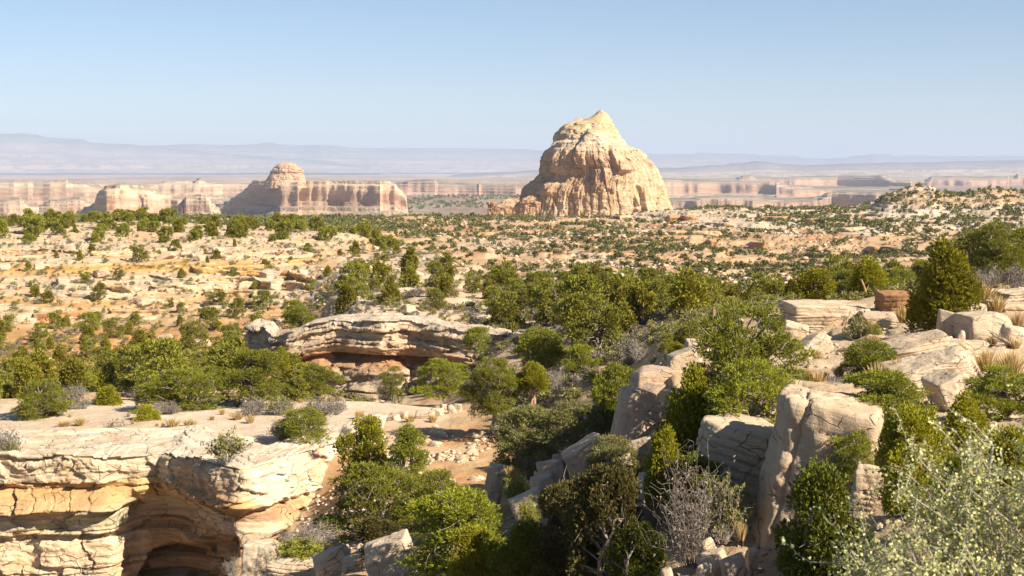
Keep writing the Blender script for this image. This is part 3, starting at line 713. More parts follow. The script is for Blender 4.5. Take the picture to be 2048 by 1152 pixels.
    r = skyline('domed_mesa', 2600, [(420, 436), (436, 428), (450, 416), (470, 401), (486, 388), (496, 376), (505, 366), (516, 362), (540, 363), (600, 362), (640, 362), (680, 362), (740, 363), (770, 365), (790, 367), (797, 376), (806, 386), (813, 396), (820, 412)], 442, 62, 1.3, 0.35, 0.50, cliff=(.1, .86), cap=0.8, seed=66, rows=150, extra=[dome], kind=None, slope=0.05, plan=[(420, 330), (440, 290), (560, 0), (820, 0)])
    tag(r, 'long cliff mesa crowned by one round dome, seen left of the butte', 'mesa')

# ------------------------------------------------------------------ rock walls of the middle and near distance
def wall(name, plan, prof, depth, seed, mat, res=0.05, cap=4.0, layers=(1.1, 0.35, 0.7, 1.0), colf=None, block=1.6, amp=0.22, tilt=0.0, follow=None):
    """plan: list of (x, y, top z). prof(u, d): how far the face stands out towards the viewer at distance u along it and depth d below the rim."""
    p = np.array(plan, float)
    seg = np.linalg.norm(np.diff(p[:, :2], axis=0), axis=1); L = np.concatenate([[0], np.cumsum(seg)])
    n = int(L[-1] / res); u = np.linspace(0, L[-1], n)
    x = np.interp(u, L, p[:, 0]); y = np.interp(u, L, p[:, 1]); zt = np.interp(u, L, p[:, 2])
    k = max(3, int(0.5 / res)); ker = np.ones(k) / k
    def sm(a): return np.convolve(np.pad(a, (k // 2, k - 1 - k // 2), mode='edge'), ker, 'valid')
    x, y, zt = sm(x), sm(y), sm(zt)
    tx = np.gradient(x); ty = np.gradient(y); l = np.hypot(tx, ty); nx, ny = ty / l, -tx / l     # outwards (towards -y)
    capn = int(cap / (res * 2.5)); dn = int(depth / res)
    d = np.concatenate([np.linspace(-cap, 0, capn, endpoint=False), np.linspace(0, depth, dn)])
    Dd, U = np.meshgrid(d, u, indexing='ij')
    back = np.maximum(-Dd, 0); dd = np.maximum(Dd, 0)
    und = dd + tilt * U + 0.22 * fbm2(U / 3.0, dd / 2.0, seed, 3) + 0.05 * fbm2(U * 1.5, dd * 1.5, seed + 1, 3)
    # beds and blocks
    b = np.concatenate([[0], np.cumsum(layers)]); 
    kk = np.searchsorted(b, np.mod(und, b[-1]), side='right') + np.floor(und / b[-1]) * len(layers)
    bw = block * (0.5 + 1.2 * h1(kk, seed + 3))
    cell = (U + (h1(kk, seed + 14) - 0.5) * 1.8 * dd) / bw + h1(kk, seed + 4) * 9 + 0.45 * fbm2(dd * 1.6, kk + U * 0.6, seed + 5, 3)
    ci = np.floor(cell); cf = cell - ci
    off = (h1(kk, seed + 6) - 0.5) * 1.3 * amp + (h1(ci * 13 + kk, seed + 7) - 0.5) * 1.5 * amp
    off = off + (h1(ci * 3 + kk, seed + 15) - 0.5) * 2.6 * amp * (cf - 0.5)
    t2 = (U * 1.0 + (h1(ci, seed + 16) - 0.5) * 2.4 * dd) / 0.55 + 0.6 * fbm2(U, dd, seed + 17, 3); c2 = np.floor(t2); l2 = np.floor(dd / 0.42 + 0.8 * vn2(U * .8, dd, seed + 18))
    off = off + (h1(c2 * 7 + l2 * 3 + ci, seed + 19) - 0.5) * 0.8 * amp * ss(-0.1, 0.5, vn2(U / 3, dd / 1.5, seed + 23))
    edge = np.minimum(cf, 1 - cf) * bw
    off = off - 0.15 * amp / 0.22 * (1 - ss(0.01, 0.06, edge)) * (h1(ci * 5 + kk, seed + 8) > 0.7)
    bb = np.mod(und, b[-1]); dist_b = np.min(np.abs(bb[..., None] - b[None, None, :]), -1)
    off = off - 0.14 * amp / 0.22 * (1 - ss(0.01, 0.07, dist_b)) * ss(-0.1, 0.4, vn2(U / 1.5, kk, seed + 9))
    thin = fbm2(U / 2.5 + 0.0 * dd, (und + 0.25 * vn2(U / 2, kk, seed + 12)) * 7.0, seed + 10, 4, 0.6)        # cross bedding
    off = off + thin * 0.10 + 0.26 * fbm2(U / 1.3, dd / 1.0, seed + 11, 5, 0.58)
    wob = 0.16 * np.round(3 * fbm2(U / 1.8, 0 * U, seed + 24, 3)) / 2
    face = ss(0, 0.12, dd)
    o = off * face + prof(U, dd) * ss(0, 0.05, dd) - (1 - ss(0, 0.35, dd)) * 0.12 * (Dd > 0)
    # cap runs back over the top and dips under the ground behind
    o = np.where(Dd < 0, -back, o)
    zz_ = zt[None, :] + wob * (1 - ss(0.6, 2.2, back)) * (1 - ss(0.3, 1.0, dd)) - dd + np.where(Dd < 0, 0.10 * fbm2(U / 1.4, Dd / 1.4, seed + 20, 4) + 0.06 * np.round(2 * fbm2(U / 2.2, Dd / 1.3, seed + 21, 3)), 0.0)
    isc = Dd < 0
    X = x[None, :] + np.where(isc, 0.0, nx[None, :] * o); Y = y[None, :] + np.where(isc, back, ny[None, :] * o)
    if follow is not None:
        hl = H(X[:capn].ravel(), np.maximum(Y[:capn].ravel(), 5)).reshape(capn, -1)
        w = ss(follow[0], follow[1], back[:capn]); zz_[:capn] += (hl + 0.05 - zz_[:capn]) * w
    zz_ = zz_ - 0.5 * ss(cap * 0.7, cap, back)
    c = colf(U, dd, kk, thin, off, seed, back)
    v = np.stack([X, Y, zz_], -1).reshape(-1, 3)
    me = mesh_np(name, v, grid_faces(len(d), len(u)), False, c.reshape(-1, 3), [M[mat]])
    return tag(ob(name, me), kind='structure')

def mixa(c, k, w): return c + (np.array(k) - c) * np.clip(w, 0, 1)[..., None]

def build_walls():
    def P(px, D, z): return ((px - 1024) / F * D, D, z)
    # 1. the near canyon wall on the left
    plan = [P(-330, 62.5, -12.75), P(-60, 62.5, -12.7), P(60, 62.2, -12.68), P(200, 62.0, -12.6), P(290, 62.6, -12.55), P(325, 62.9, -12.5), P(352, 61.6, -12.5), P(478, 58.6, -12.55), P(492, 58.9, -12.6), P(560, 61.0, -12.5), P(640, 63.4, -12.5), P(700, 65.5, -12.6), P(760, 68, -12.8)]
    pa = np.array(plan); LL = np.concatenate([[0], np.cumsum(np.linalg.norm(np.diff(pa[:, :2], axis=0), axis=1))])
    pxs = np.array([-330, -60, 60, 200, 290, 325, 352, 478, 492, 560, 640, 700, 760])
    def prof(U, d):
        px = np.interp(U, LL, pxs)
        left = 1 - ss(215, 285, px + 10 * vn2(d * 2, U, 3)); mid = ss(215, 285, px) * (1 - ss(525, 575, px + 22 * d)); right = 1 - left - mid
        oL = np.interp(d, [0, 1.15, 1.2, 1.45, 1.5, 2.0, 2.25, 2.35, 2.45, 3.3, 3.45, 3.8, 5.5, 8], [0, 0.05, -0.35, -0.4, 0.0, 0.85, 1.25, 1.25, 0.55, 0.75, 0.2, 0.35, 0.7, 1.6])
        cave = ss(0.0, 0.7, d - (3.35 + 1.5 * (np.abs(px - 415) / 112) ** 2.2))
        oM = np.interp(d, [0, 1.6, 1.9, 2.2, 2.5, 3.2, 3.4, 8], [0, 0.1, -0.3, -0.7, -0.9, -0.75, -0.9, -0.9]) - 1.1 * cave 
        oM = oM - 0.5 * cave + cave * (0.8 * fbm2(U / 1.8, d * 1.1, 9, 5) + 0.22 * (h1(np.floor(d / 0.55 + 1.2 * fbm2(U / 1.2, d, 8, 3)), 7) - 0.5)) - 1.8 * cave * ss(470, 485, px) * (1 - ss(508, 515, px)) * ss(3.6, 3.9, d)
        flat_block = ss(350, 360, px) * (1 - ss(474, 482, px))
        oR = np.interp(d, [0, 0.8, 1.6, 1.8, 2.0, 2.6, 3.2, 8], [0, 0.25, 0.5, 0.25, 0.5, 1.0, 0.5, 1.2])
        return oL * left + oM * mid + oR * right
    def colf(U, d, kk, thin, off, seed, back):
        px = np.interp(U, LL, pxs)
        c = np.broadcast_to(np.array([0.57, 0.465, 0.33]), U.shape + (3,)).copy()
        c = c * (0.88 + 0.24 * h1(kk, 6))[..., None]
        c = mixa(c, [0.54, 0.33, 0.13], ss(1.05, 1.25, d) * (1 - ss(1.5, 2.3, d)) * 0.8 * (1 - ss(480, 560, px)))
        c = mixa(c, [0.50, 0.30, 0.13], ss(1.4, 1.6, d) * (1 - ss(2.2, 2.4, d)) * (1 - ss(230, 290, px)) * 0.7)
        c = mixa(c, [0.33, 0.34, 0.23], ss(0.1, 0.5, fbm2(U / 2.5, d * 1.4, 91, 4)) * ss(1.9, 2.3, d) * (1 - ss(3.0, 3.8, d)) * 0.6)
        c = mixa(c, [0.40, 0.215, 0.09], ss(255, 330, px) * (1 - ss(520, 575, px)) * ss(2.6, 3.4, d) * (0.75 + 0.25 * thin))  # orange-brown cave rock, colour darkened to carry the alcove's shade
        c = mixa(c, [0.44, 0.27, 0.16], ss(350, 370, px) * (1 - ss(470, 484, px)) * ss(0.3, 1.2, d + 0.5 * thin) * (1 - ss(1.7, 1.9, d)) * 0.75)
        c = mixa(c, [0.30, 0.15, 0.08], ss(300, 360, px) * (1 - ss(560, 600, px)) * ss(1.6, 1.9, d) * (1 - ss(2.3, 2.7, d)) * ss(-.3, .2, thin) * 0.7)
        c = mixa(c, [0.63, 0.57, 0.475], ss(485, 510, px) * (1 - ss(1.5, 1.9, d)) * 0.75)
        c = mixa(c, [0.54, 0.33, 0.17], ss(520, 560, px) * ss(1.7, 1.9, d) * 0.6)
        c = mixa(c, [0.62, 0.54, 0.43], ss(0.0, 0.05, back) * 0.9)
        return c
    wall('canyon_terrain', plan, prof, 7.2, 5, 'cliff', 0.042, 10.0, (1.15, 0.3, 0.75, 1.0, 0.45), colf, 1.7, 0.24, -0.004, (5.5, 9.0))
    # 2. the grey-tan ledge beyond the shelf
    plan2 = [P(500, 106, -11.6), P(528, 104.2, -11.75), P(545, 102.6, -12.0), P(590, 101.2, -11.6), P(625, 100.6, -10.95), P(665, 99.6, -10.6), P(740, 98.2, -10.6), P(830, 97.2, -10.65), P(900, 96.0, -10.75), P(960, 94.8, -10.9), P(1010, 93.8, -11.1), P(1060, 93.2, -11.3), P(1110, 94.5, -11.3)]
    pp = np.array(plan2); tt = np.linspace(0, len(pp) - 1, 60); fine_ = np.stack([np.interp(tt, np.arange(len(pp)), pp[:, i]) for i in range(3)], 1)
    fine_[:, 1] += 1.3 * fbm2(fine_[:, 0] / 3.2, tt * 0 + 2.5, 88, 3); fine_[:, 2] += 0.22 * fbm2(fine_[:, 0] / 2.5, tt * 0 + 7.5, 89, 3)
    px2f = np.interp(tt, np.arange(len(pp)), [500, 528, 545, 590, 625, 665, 740, 830, 900, 960, 1010, 1060, 1110]); plan2 = [tuple(q) for q in fine_]
    pa2 = np.array(plan2); L2 = np.concatenate([[0], np.cumsum(np.linalg.norm(np.diff(pa2[:, :2], axis=0), axis=1))])
    px2 = px2f
    def prof2(U, d):
        px = np.interp(U, L2, px2)
        a = np.interp(d, [0, 0.5, 0.9, 1.7, 2.0, 2.35, 2.6, 3.0, 3.6, 5.0, 7.0], [0, 0.18, 0.25, 0.25, 0.0, -0.12, 0.15, 0.75, 1.2, 2.3, 3.4])
        rib = ridge2((U + d * 0.9) / 2.6, d * 0.15, 13, 3) * 0.7 * ss(2.7, 3.4, d)
        return a + rib
    def colf2(U, d, kk, thin, off, seed, back):
        px = np.interp(U, L2, px2)
        c = np.broadcast_to(np.array([0.49, 0.38, 0.27]), U.shape + (3,)).copy()
        c = c * (0.85 + 0.28 * h1(kk, 6))[..., None]
        c = mixa(c, [0.54, 0.46, 0.37], 1 - ss(0.15, 0.5, d))
        c = mixa(c, [0.40, 0.21, 0.10], ss(1.9, 2.2, d + 0.3 * thin) * (1 - ss(2.9, 3.5, d + 0.5 * thin)) * 0.8)
        c = mixa(c, [0.40, 0.24, 0.13], ss(0, 0.4, fbm2(U / 2, d, 77, 4)) * ss(1.0, 1.4, d) * 0.5)
        c = mixa(c, [0.47, 0.385, 0.29], ss(3.1, 3.7, d) * 0.8)
        return c
    wall('ledge_terrain', plan2, prof2, 5.2, 15, 'ledge', 0.06, 9.0, (0.5, 0.28, 0.55, 0.35, 0.7), colf2, 2.4, 0.40, 0.006, (4.0, 8.0))

def ledge_lines():
    rs = np.random.default_rng(44)
    def along(level, p0, p1, d0, d1, step, wig, seed):
        out = []
        px = np.arange(p0, p1, step); Ds = np.linspace(d0, d1, 400)
        for p in px:
            z = H0((p - 1024) / F * Ds, Ds) + wig * fbm2((p - 1024) / F * Ds / 14, Ds / 20, seed, 3)
            k = np.argmax(z >= level)
            out.append((p, Ds[k] if (z >= level).any() and k > 0 else None))
        runs = []; cur = []
        for p, D in out:
            if D is not None and (not cur or abs(D - cur[-1][1]) < 9): cur.append((p, D))
            else:
                if len(cur) > 3: runs.append(cur)
                cur = []
        if len(cur) > 3: runs.append(cur)
        return runs
    n = 0
    def lay(runs, level, th, res, cap, mat, colf, amp, keepw, seed, lift=0.25):
        nonlocal n
        for r in runs:
            i = 0
            while i < len(r) - 4:
                ln = int(rs.integers(*keepw)); seg = r[i:i + ln]; i += ln + int(rs.integers(0, max(2, keepw[0] // 3)))
                if len(seg) < 4: continue
                plan = [((p - 1024) / F * D, D, level + lift * th + rs.normal(0, .04 * th)) for p, D in seg]
                e = 0.7 * th
                plan[0] = (plan[0][0], plan[0][1] + th * 1.2, plan[0][2] - e); plan[-1] = (plan[-1][0], plan[-1][1] + th * 1.2, plan[-1][2] - e)
                s_ = seed + n; n += 1
                def prof(U, d): return np.interp(d / th, [0, 0.35, 0.6, 0.75, 0.95, 1.3], [0.0, 0.10, 0.0, -0.35, -0.55, -0.2]) * th * (0.6 + 0.6 * vn2(U / (th * 5), d * 0 + s_, s_))
                wall('ledge_terrain', plan, prof, th * 1.35, s_, mat, res, cap, tuple(np.array([0.42, 0.2, 0.3, 0.5]) * th), colf, 2.2 * th, amp * th, 0.0)
    def cf(a, b, c_):
        def colf(U, d, kk, thin, off, seed, back):
            c = np.broadcast_to(np.array(a), U.shape + (3,)).copy() * (0.88 + 0.24 * h1(kk, 6))[..., None]
            c = mixa(c, b, ss(0.0, 0.4, fbm2(U / 2.5, d * 2, seed + 31, 3)) * 0.7)
            return mixa(c, c_, ss(0.0, 0.05, back) * 0.8)
        return colf
    white = cf((0.55, 0.43, 0.295), (0.51, 0.32, 0.14), (0.58, 0.47, 0.34)); ochre = cf((0.56, 0.36, 0.14), (0.50, 0.29, 0.11), (0.60, 0.48, 0.33)); rust = cf((0.46, 0.26, 0.13), (0.36, 0.19, 0.09), (0.56, 0.40, 0.25))
    for i, (lv, c) in enumerate(((-17.4, rust), (-16.9, white), (-16.4, white), (-15.9, white), (-15.45, white), (-15.0, ochre), (-14.55, ochre), (-14.1, white), (-13.7, white), (-13.3, white))):
        lay(along(lv, -70, 960, 164, 285, 9, 0.8, 60 + i), lv, float(rs.uniform(0.75, 1.1)), 0.16, 2.6, 'ledge', c, 0.30, (9, 30), 100 + 20 * i)
    for i, lv in enumerate((-18.35, -17.9)):
        lay(along(lv, -70, 640, 112, 150, 9, 0.9, 80 + i), lv, 0.55, 0.13, 2.0, 'ledge', rust, 0.28, (9, 24), 400 + 20 * i)
    for i, (lv, a, b) in enumerate(((-16, 900, 1800), (-20, 900, 1500), (-24, 900, 1700))):
        lay(along(lv, a, b, 150, 300, 12, 1.5, 90 + i), lv, 1.5, 0.3, 5, 'ledge', white, 0.28, (9, 24), 500 + 20 * i)
    for i, (lv, a, b, d0, d1) in enumerate(((-35.6, 880, 2080, 600, 960), (-34, 1150, 2080, 600, 960), (-32, 1200, 2080, 600, 960), (-30, 1300, 2080, 600, 960), (-28, 1350, 2080, 600, 960), (-35.0, 900, 1300, 880, 1020), (-26.5, 1600, 2080, 700, 960))):
        lay(along(lv, a, b, d0, d1, 10, 3.5, 100 + i), lv, 3.4, 0.6, 14, 'ledge', white if i % 3 else rust, 0.28, (8, 22), 600 + 20 * i, 0.3)

build_ground(); build_far(); ledge_lines(); build_distance(); build_butte(); build_walls()

# ------------------------------------------------------------------ plants
def rng(s): return np.random.default_rng(s)

def blades(acc, C, N, L, Wd, rs, per, spread, m=0, up=0.0, sharp=True):
    """small leaf-sized faces: 'per' of them fanning from every point C about the direction N"""
    n = len(C)
    c = np.repeat(C, per, 0); d = np.repeat(N, per, 0) + rs.normal(0, spread, (n * per, 3))
    d[:, 2] += up
    d /= np.linalg.norm(d, axis=1)[:, None] + 1e-9
    r = rs.normal(0, 1, d.shape); w = np.cross(d, r); w /= np.linalg.norm(w, axis=1)[:, None] + 1e-9
    l = L * rs.uniform(0.6, 1.25, (len(d), 1)); ww = Wd * rs.uniform(0.7, 1.3, (len(d), 1))
    c = c + rs.normal(0, L * 0.25, c.shape)
    a = c - w * ww * 0.5; b = c + w * ww * 0.5
    k = 0.35 if sharp else 0.9
    e = c + d * l + w * ww * 0.5 * k; f = c + d * l - w * ww * 0.5 * k
    v = np.stack([a, b, e, f], 1).reshape(-1, 3)
    q = np.arange(len(v)).reshape(-1, 4)
    acc.add(v, q, m)

def limb(p0, p1, rs, r0, r1, bend=0.12, n=6, sides=5, sag=0.0):
    t = np.linspace(0, 1, n)[:, None]
    p = p0 + (p1 - p0) * t
    L = np.linalg.norm(p1 - p0)
    o = rs.normal(0, bend * L, 3); o2 = rs.normal(0, bend * L * .5, 3)
    p = p + o * np.sin(t * np.pi) + o2 * np.sin(t * 2 * np.pi)
    p[:, 2] += sag * L * (t[:, 0] - t[:, 0] ** 2) * 4
    return tube(p, r0 + (r1 - r0) * t[:, 0], sides), p

def tree_mesh(name, seed, H_=3.5, Wd=3.6, kind='pinyon', detail=2, shape='round', gaps=0.25, leafmat='pinyon', bark='bark', low=0.12, nclump=None, bare=0.3):
    """returns (trunk mesh, crown mesh); base at the origin, height H_, spread Wd"""
    rs = rng(seed)
    T = Acc(); K = Acc()
    n = nclump or {2: 54, 1: 30, 0: 16}[detail]
    if detail < 2: low = low * 0.45
    pts = []
    tries = 0
    while len(pts) < n and tries < 6000:
        tries += 1
        a = rs.uniform(0, 2 * np.pi); z = rs.uniform(0, 1); rr = np.sqrt(rs.uniform(0.02, 1))
        if shape == 'round': env = np.sqrt(max(0, 1 - ((z - 0.42) / 0.60) ** 2)) * (0.82 + 0.25 * np.sin(3 * a + seed))
        elif shape == 'cone': env = (1 - z) ** 0.75 * (0.9 + 0.2 * np.sin(2 * a + seed)) * 0.95 + 0.08
        elif shape == 'flame': env = (0.35 + 0.75 * np.sin(np.pi * min(1, z * 0.8 + 0.22))) * (1 - z * 0.55) * (0.85 + 0.25 * np.sin(2 * a + seed * 2))
        else: env = np.sqrt(max(0, 1 - ((z - 0.25) / 0.78) ** 2)) * (0.85 + 0.3 * np.sin(2 * a + seed))
        if env <= 0.05: continue
        rr = rr ** 0.6 * env
        p = np.array([np.cos(a) * rr * Wd / 2 * 0.86, np.sin(a) * rr * Wd / 2 * 0.86, (low + (0.93 - low) * z) * H_])
        mind = {2: 0.27, 1: 0.34, 0: 0.42}[detail] * (Wd * H_) ** 0.5 / 3.5 * 1.0
        if all(np.linalg.norm((p - q) * np.array([1, 1, 1.2])) > mind * 1.15 for q in pts): pts.append(p)
    pts = np.array(pts)
    # trunk and limbs
    lean = rs.normal(0, 0.10, 2) * H_
    if kind == 'juniper': nst = 3 if shape != 'cone' else 1
    else: nst = 2
    sides = 6 if detail == 2 else 4
    forks = []
    for k in range(nst):
        top = np.array([lean[0] + rs.normal(0, .16) * Wd * (k > 0), lean[1] + rs.normal(0, .16) * Wd * (k > 0), H_ * rs.uniform(0.45, 0.72)])
        if shape == 'cone': top = np.array([0, 0, H_ * .9])
        (v, f), p = limb(np.array([rs.normal(0, .04), rs.normal(0, .04), -0.12 * H_ / 3]), top, rs, 0.05 * H_ / nst ** .5, 0.015 * H_, 0.06, 8, sides)
        T.add(v, f); forks.append(p)
    fp = np.concatenate([q[2:] for q in forks])
    for p in pts:
        dist = np.linalg.norm(fp - p, axis=1) + 1.2 * np.maximum(fp[:, 2] - p[2] + 0.15 * H_, 0)
        q = fp[np.argmin(dist)]
        if detail >= 1:
            (v, f), pp = limb(q, p, rs, 0.014 * H_, 0.004 * H_, 0.10, 5, 3 if detail < 2 else 4, 0.02)
            T.add(v, f)
    # foliage clumps
    S = (Wd * H_) ** 0.5 / 3.5
    nt_ = {2: 120, 1: 36, 0: 18}[detail]; per = {2: 7, 1: 5, 0: 4}[detail]
    L = {2: 0.085, 1: 0.17, 0: 0.30}[detail] * S ** 0.6; Bw = {2: 0.026, 1: 0.075, 0: 0.17}[detail] * S ** 0.6
    cen = np.array([0, 0, H_ * 0.4])
    for p in pts:
        R_ = rs.uniform(0.32, 0.58) * S * (1.0 if detail else 1.25) * (46 / n) ** 0.22
        k = max(6, int(nt_ * rs.uniform(0.6, 1.25) * (R_ / (0.42 * S)) ** 2))
        d = rs.normal(0, 1, (k, 3)); d[:, 2] = d[:, 2] * 0.9 + 0.25; d /= np.linalg.norm(d, axis=1)[:, None]
        out = (p - cen) * np.array([1, 1, .8]); out = out / (np.linalg.norm(out) + 1e-6)
        keep = (d @ out) > -0.75
        d = d[keep]
        if kind == 'juniper':
            ax = np.array([1.0, 1.0, 1.25])
            r = R_ * rs.uniform(0.45, 1.0, (len(d), 1))
            c = p + d * r * ax
            nn = d * 0.7 + out * 0.35; nn[:, 2] += 0.45
            blades(K, c, nn, L * 0.95, Bw * 1.25, rs, per, 0.42, 0, 0.15, False)
        else:
            ax = np.array([1.05, 1.05, 0.62])
            r = R_ * rs.uniform(0.5, 1.05, (len(d), 1))
            c = p + d * r * ax
            nn = d * 0.9 + out * 0.3; nn[:, 2] += 0.35
            blades(K, c, nn, L, Bw, rs, per, 0.62, 0, 0.05, True)
        if detail == 2 and rs.uniform() < bare:                      # bare twigs showing between the clumps
            for _ in range(3):
                e = p + rs.normal(0, R_ * 0.8, 3)
                (v, f), pp = limb(p, e, rs, 0.006 * H_, 0.002 * H_, 0.15, 4, 3); T.add(v, f)
    v, f, m = T.arrays(); tm = mesh_np('trunk', v, f, True, None, [M[bark]])
    v, f, m = K.arrays(); km = mesh_np('crown', v, f, False, None, [M[leafmat + 'mid' if detail < 2 and leafmat in ('pinyon', 'juniper') else leafmat]])
    return tm, km

def twig_shrub(name, seed, H_=0.9, Wd=1.4, n=40, leaves=10, leafmat='sage', twig='twig', L=0.05, Bw=0.02, upright=0.5, sub=3, r0=0.009, round_leaf=False, arch=0.0, lw=0.6):
    rs = rng(seed); T = Acc(); K = Acc()
    for i in range(n):
        a = rs.uniform(0, 2 * np.pi); rr = rs.uniform(0.05, 1) ** 0.6 * Wd / 2
        tip = np.array([np.cos(a) * rr, np.sin(a) * rr, H_ * (1 - lw * (rr / (Wd / 2)) ** 2) * rs.uniform(0.7, 1.08)])
        base = np.array([np.cos(a), np.sin(a), 0]) * rr * 0.18
        base[2] = -0.05
        (v, f), p = limb(base, tip, rs, r0, r0 * 0.35, 0.09, 6, 3, upright * 0.12 - arch)
        T.add(v, f)
        ends = []
        for j in range(sub):
            q = p[rs.integers(2, 6)]
            e = q + rs.normal(0, 0.14 * Wd, 3) * np.array([1, 1, .7]) + np.array([0, 0, 0.08 * H_])
            (v, f), pp = limb(q, e, rs, r0 * 0.55, r0 * 0.25, 0.12, 4, 3); T.add(v, f); ends += [pp[1], pp[2], pp[3]]
        ends += [p[3], p[4], p[5]]
        if leaves:
            E = np.array(ends)[rs.integers(0, len(ends), leaves)] + rs.normal(0, 0.03 * Wd, (leaves, 3))
            N = rs.normal(0, .5, E.shape); N[:, 2] += 0.7
            blades(K, E, N, L, Bw, rs, 3, 0.5, 0, 0.0, False)
    v, f, m = T.arrays(); tm = mesh_np('stems', v, f, False, None, [M[twig]])
    km = None
    if leaves:
        v, f, m = K.arrays(); km = mesh_np('leaves', v, f, False, None, [M[leafmat]])
    return tm, km

def blade_tuft(name, seed, H_=0.6, Wd=0.5, n=170, mat='grass', bw=0.012, straight=0.25):
    rs = rng(seed)
    a = rs.uniform(0, 2 * np.pi, n); rr = rs.uniform(0, 1, n) ** 0.7
    base = np.stack([np.cos(a) * rr * Wd * .18, np.sin(a) * rr * Wd * .18, np.full(n, -0.04)], 1)
    tip = np.stack([np.cos(a) * rr * Wd * .5, np.sin(a) * rr * Wd * .5, H_ * (1 - straight * rr) * rs.uniform(.6, 1.08, n)], 1) + rs.normal(0, .03, (n, 3)) * Wd
    mid = (base + tip) / 2; mid[:, 2] += 0.08 * H_
    w = np.cross(tip - base, rs.normal(0, 1, (n, 3))); w /= np.linalg.norm(w, axis=1)[:, None]; w *= bw
    v = np.stack([base - w, base + w, mid + w * .8, mid - w * .8, mid + w * .8, mid - w * .8, tip - w * .25, tip + w * .25], 1).reshape(-1, 3)
    i = np.arange(n)[:, None] * 8
    f = np.concatenate([i + np.array([0, 1, 2, 3]), i + np.array([5, 4, 7, 6])])
    return mesh_np('blades', v, f, False, None, [M[mat]])

# prototypes: meshes only; every plant gets objects of its own
PR = {}
def proto(key, fn):
    if key not in PR: PR[key] = fn()
    return PR[key]

def tree_proto(kind, k, detail):
    def fn():
        sd = 100 * k + 7 * detail + sum(map(ord, kind))
        if kind == 'pinyon':
            shp = ['round', 'round', 'low', 'round'][k % 4]
            return tree_mesh(kind, sd, 3.5, [3.7, 3.2, 4.2, 3.4][k % 4], 'pinyon', detail, shp, leafmat='pinyon', low=[0.16, 0.22, 0.10, 0.2][k % 4], bare=0.6)
        if kind == 'juniper':
            shp = ['flame', 'round', 'low', 'flame'][k % 4]
            return tree_mesh(kind, sd, 3.5, [2.9, 3.2, 3.8, 2.6][k % 4], 'juniper', detail, shp, leafmat='juniper', bark='redbark', low=[0.08, 0.12, 0.08, 0.06][k % 4], bare=0.35)
        if kind == 'bright':
            return tree_mesh(kind, sd, 3.5, [2.9, 3.3][k % 2], 'juniper', detail, ['flame', 'round'][k % 2], leafmat='brightjun', bark='redbark', low=0.06, bare=0.3)
        if kind == 'jundark':
            return tree_mesh(kind, sd, 3.5, [3.0, 2.6][k % 2], 'juniper', detail, ['flame', 'round'][k % 2], leafmat='jundark', bark='bark', low=0.05, bare=0.5)
        if kind == 'conic':
            return tree_mesh(kind, sd, 3.5, 2.4, 'pinyon', detail, 'cone', leafmat='pinyon', low=0.06, bare=0.2)
        if kind == 'brown':
            return tree_mesh(kind, sd, 3.5, 3.4, 'juniper', detail, 'round', leafmat='brown', low=0.05, bare=0.7)
        if kind == 'olive':
            return tree_mesh(kind, sd, 3.0, 4.0, 'pinyon', detail, 'low', leafmat='olive', low=0.08, bare=0.9)
        if kind == 'trunky':
            return tree_mesh(kind, sd, 3.5, 2.0, 'juniper', detail, 'round', leafmat='juniper', bark='redbark', low=0.42, bare=0.3, nclump=26)
        if kind == 'sparse':
            return tree_mesh(kind, sd, 3.5, 2.9, 'pinyon', detail, 'round', leafmat='pinyon', low=0.25, nclump=20, bare=1.0)
    return proto(('tree', kind, k, detail), fn)

DIM = {}
def tree(name, label, group, kind, k, detail, loc, h, w=None, rot=None, parts=True):
    """one tree: an Empty at its foot carrying trunk and crown; h and w in metres"""
    tm, km = tree_proto(kind, k, detail)
    key = (kind, k, detail)
    if key not in DIM:
        co = np.empty(len(km.vertices) * 3, np.float32); km.vertices.foreach_get('co', co); co = co.reshape(-1, 3)
        DIM[key] = (np.percentile(co[:, 2], 99.7), np.percentile(np.abs(co[:, 0]), 98) * 2)
    bh, bwid = DIM[key]
    e = empty(name, loc, label, 'tree', group)
    e.rotation_euler = (0, 0, R.uniform(0, 6.28) if rot is None else rot)
    s = h / bh; sw = (w / bwid) if w else s * R.uniform(0.9, 1.12)
    sw = min(max(sw, s * 0.6), s * 1.7)
    e.scale = (sw, sw, s)
    ob('trunk', tm, e); ob('crown', km, e)
    return e

def shrub_proto(kind, k):
    def fn():
        sd = 31 * k + sum(map(ord, kind))
        if kind == 'sage': return twig_shrub(kind, sd, 0.85, 1.5, 60, 16, 'sage', 'twig', 0.05, 0.024, 0.5, 3)
        if kind == 'dead': return twig_shrub(kind, sd, 1.0, 1.5, 46, 3, 'dead', 'twig', 0.04, 0.015, 0.5, 5, 0.008)
        if kind == 'green': return twig_shrub(kind, sd, 0.9, 1.2, 46, 16, 'olive', 'twig', 0.06, 0.03, 0.6, 3)
        if kind == 'rabbit': return twig_shrub(kind, sd, 0.8, 1.0, 110, 8, 'rabbit', 'twig', 0.09, 0.014, 0.7, 2, 0.005)
        if kind == 'bare': return twig_shrub(kind, sd, 2.4, 3.0, 44, 6, 'dead', 'bark', 0.06, 0.03, 0.4, 7, 0.014, lw=0.75)
        if kind == 'pinlow': return twig_shrub(kind, sd, 0.9, 1.4, 36, 26, 'pinyon', 'bark', 0.09, 0.03, 0.5, 4, 0.012)
    return proto(('shrub', kind, k), fn)

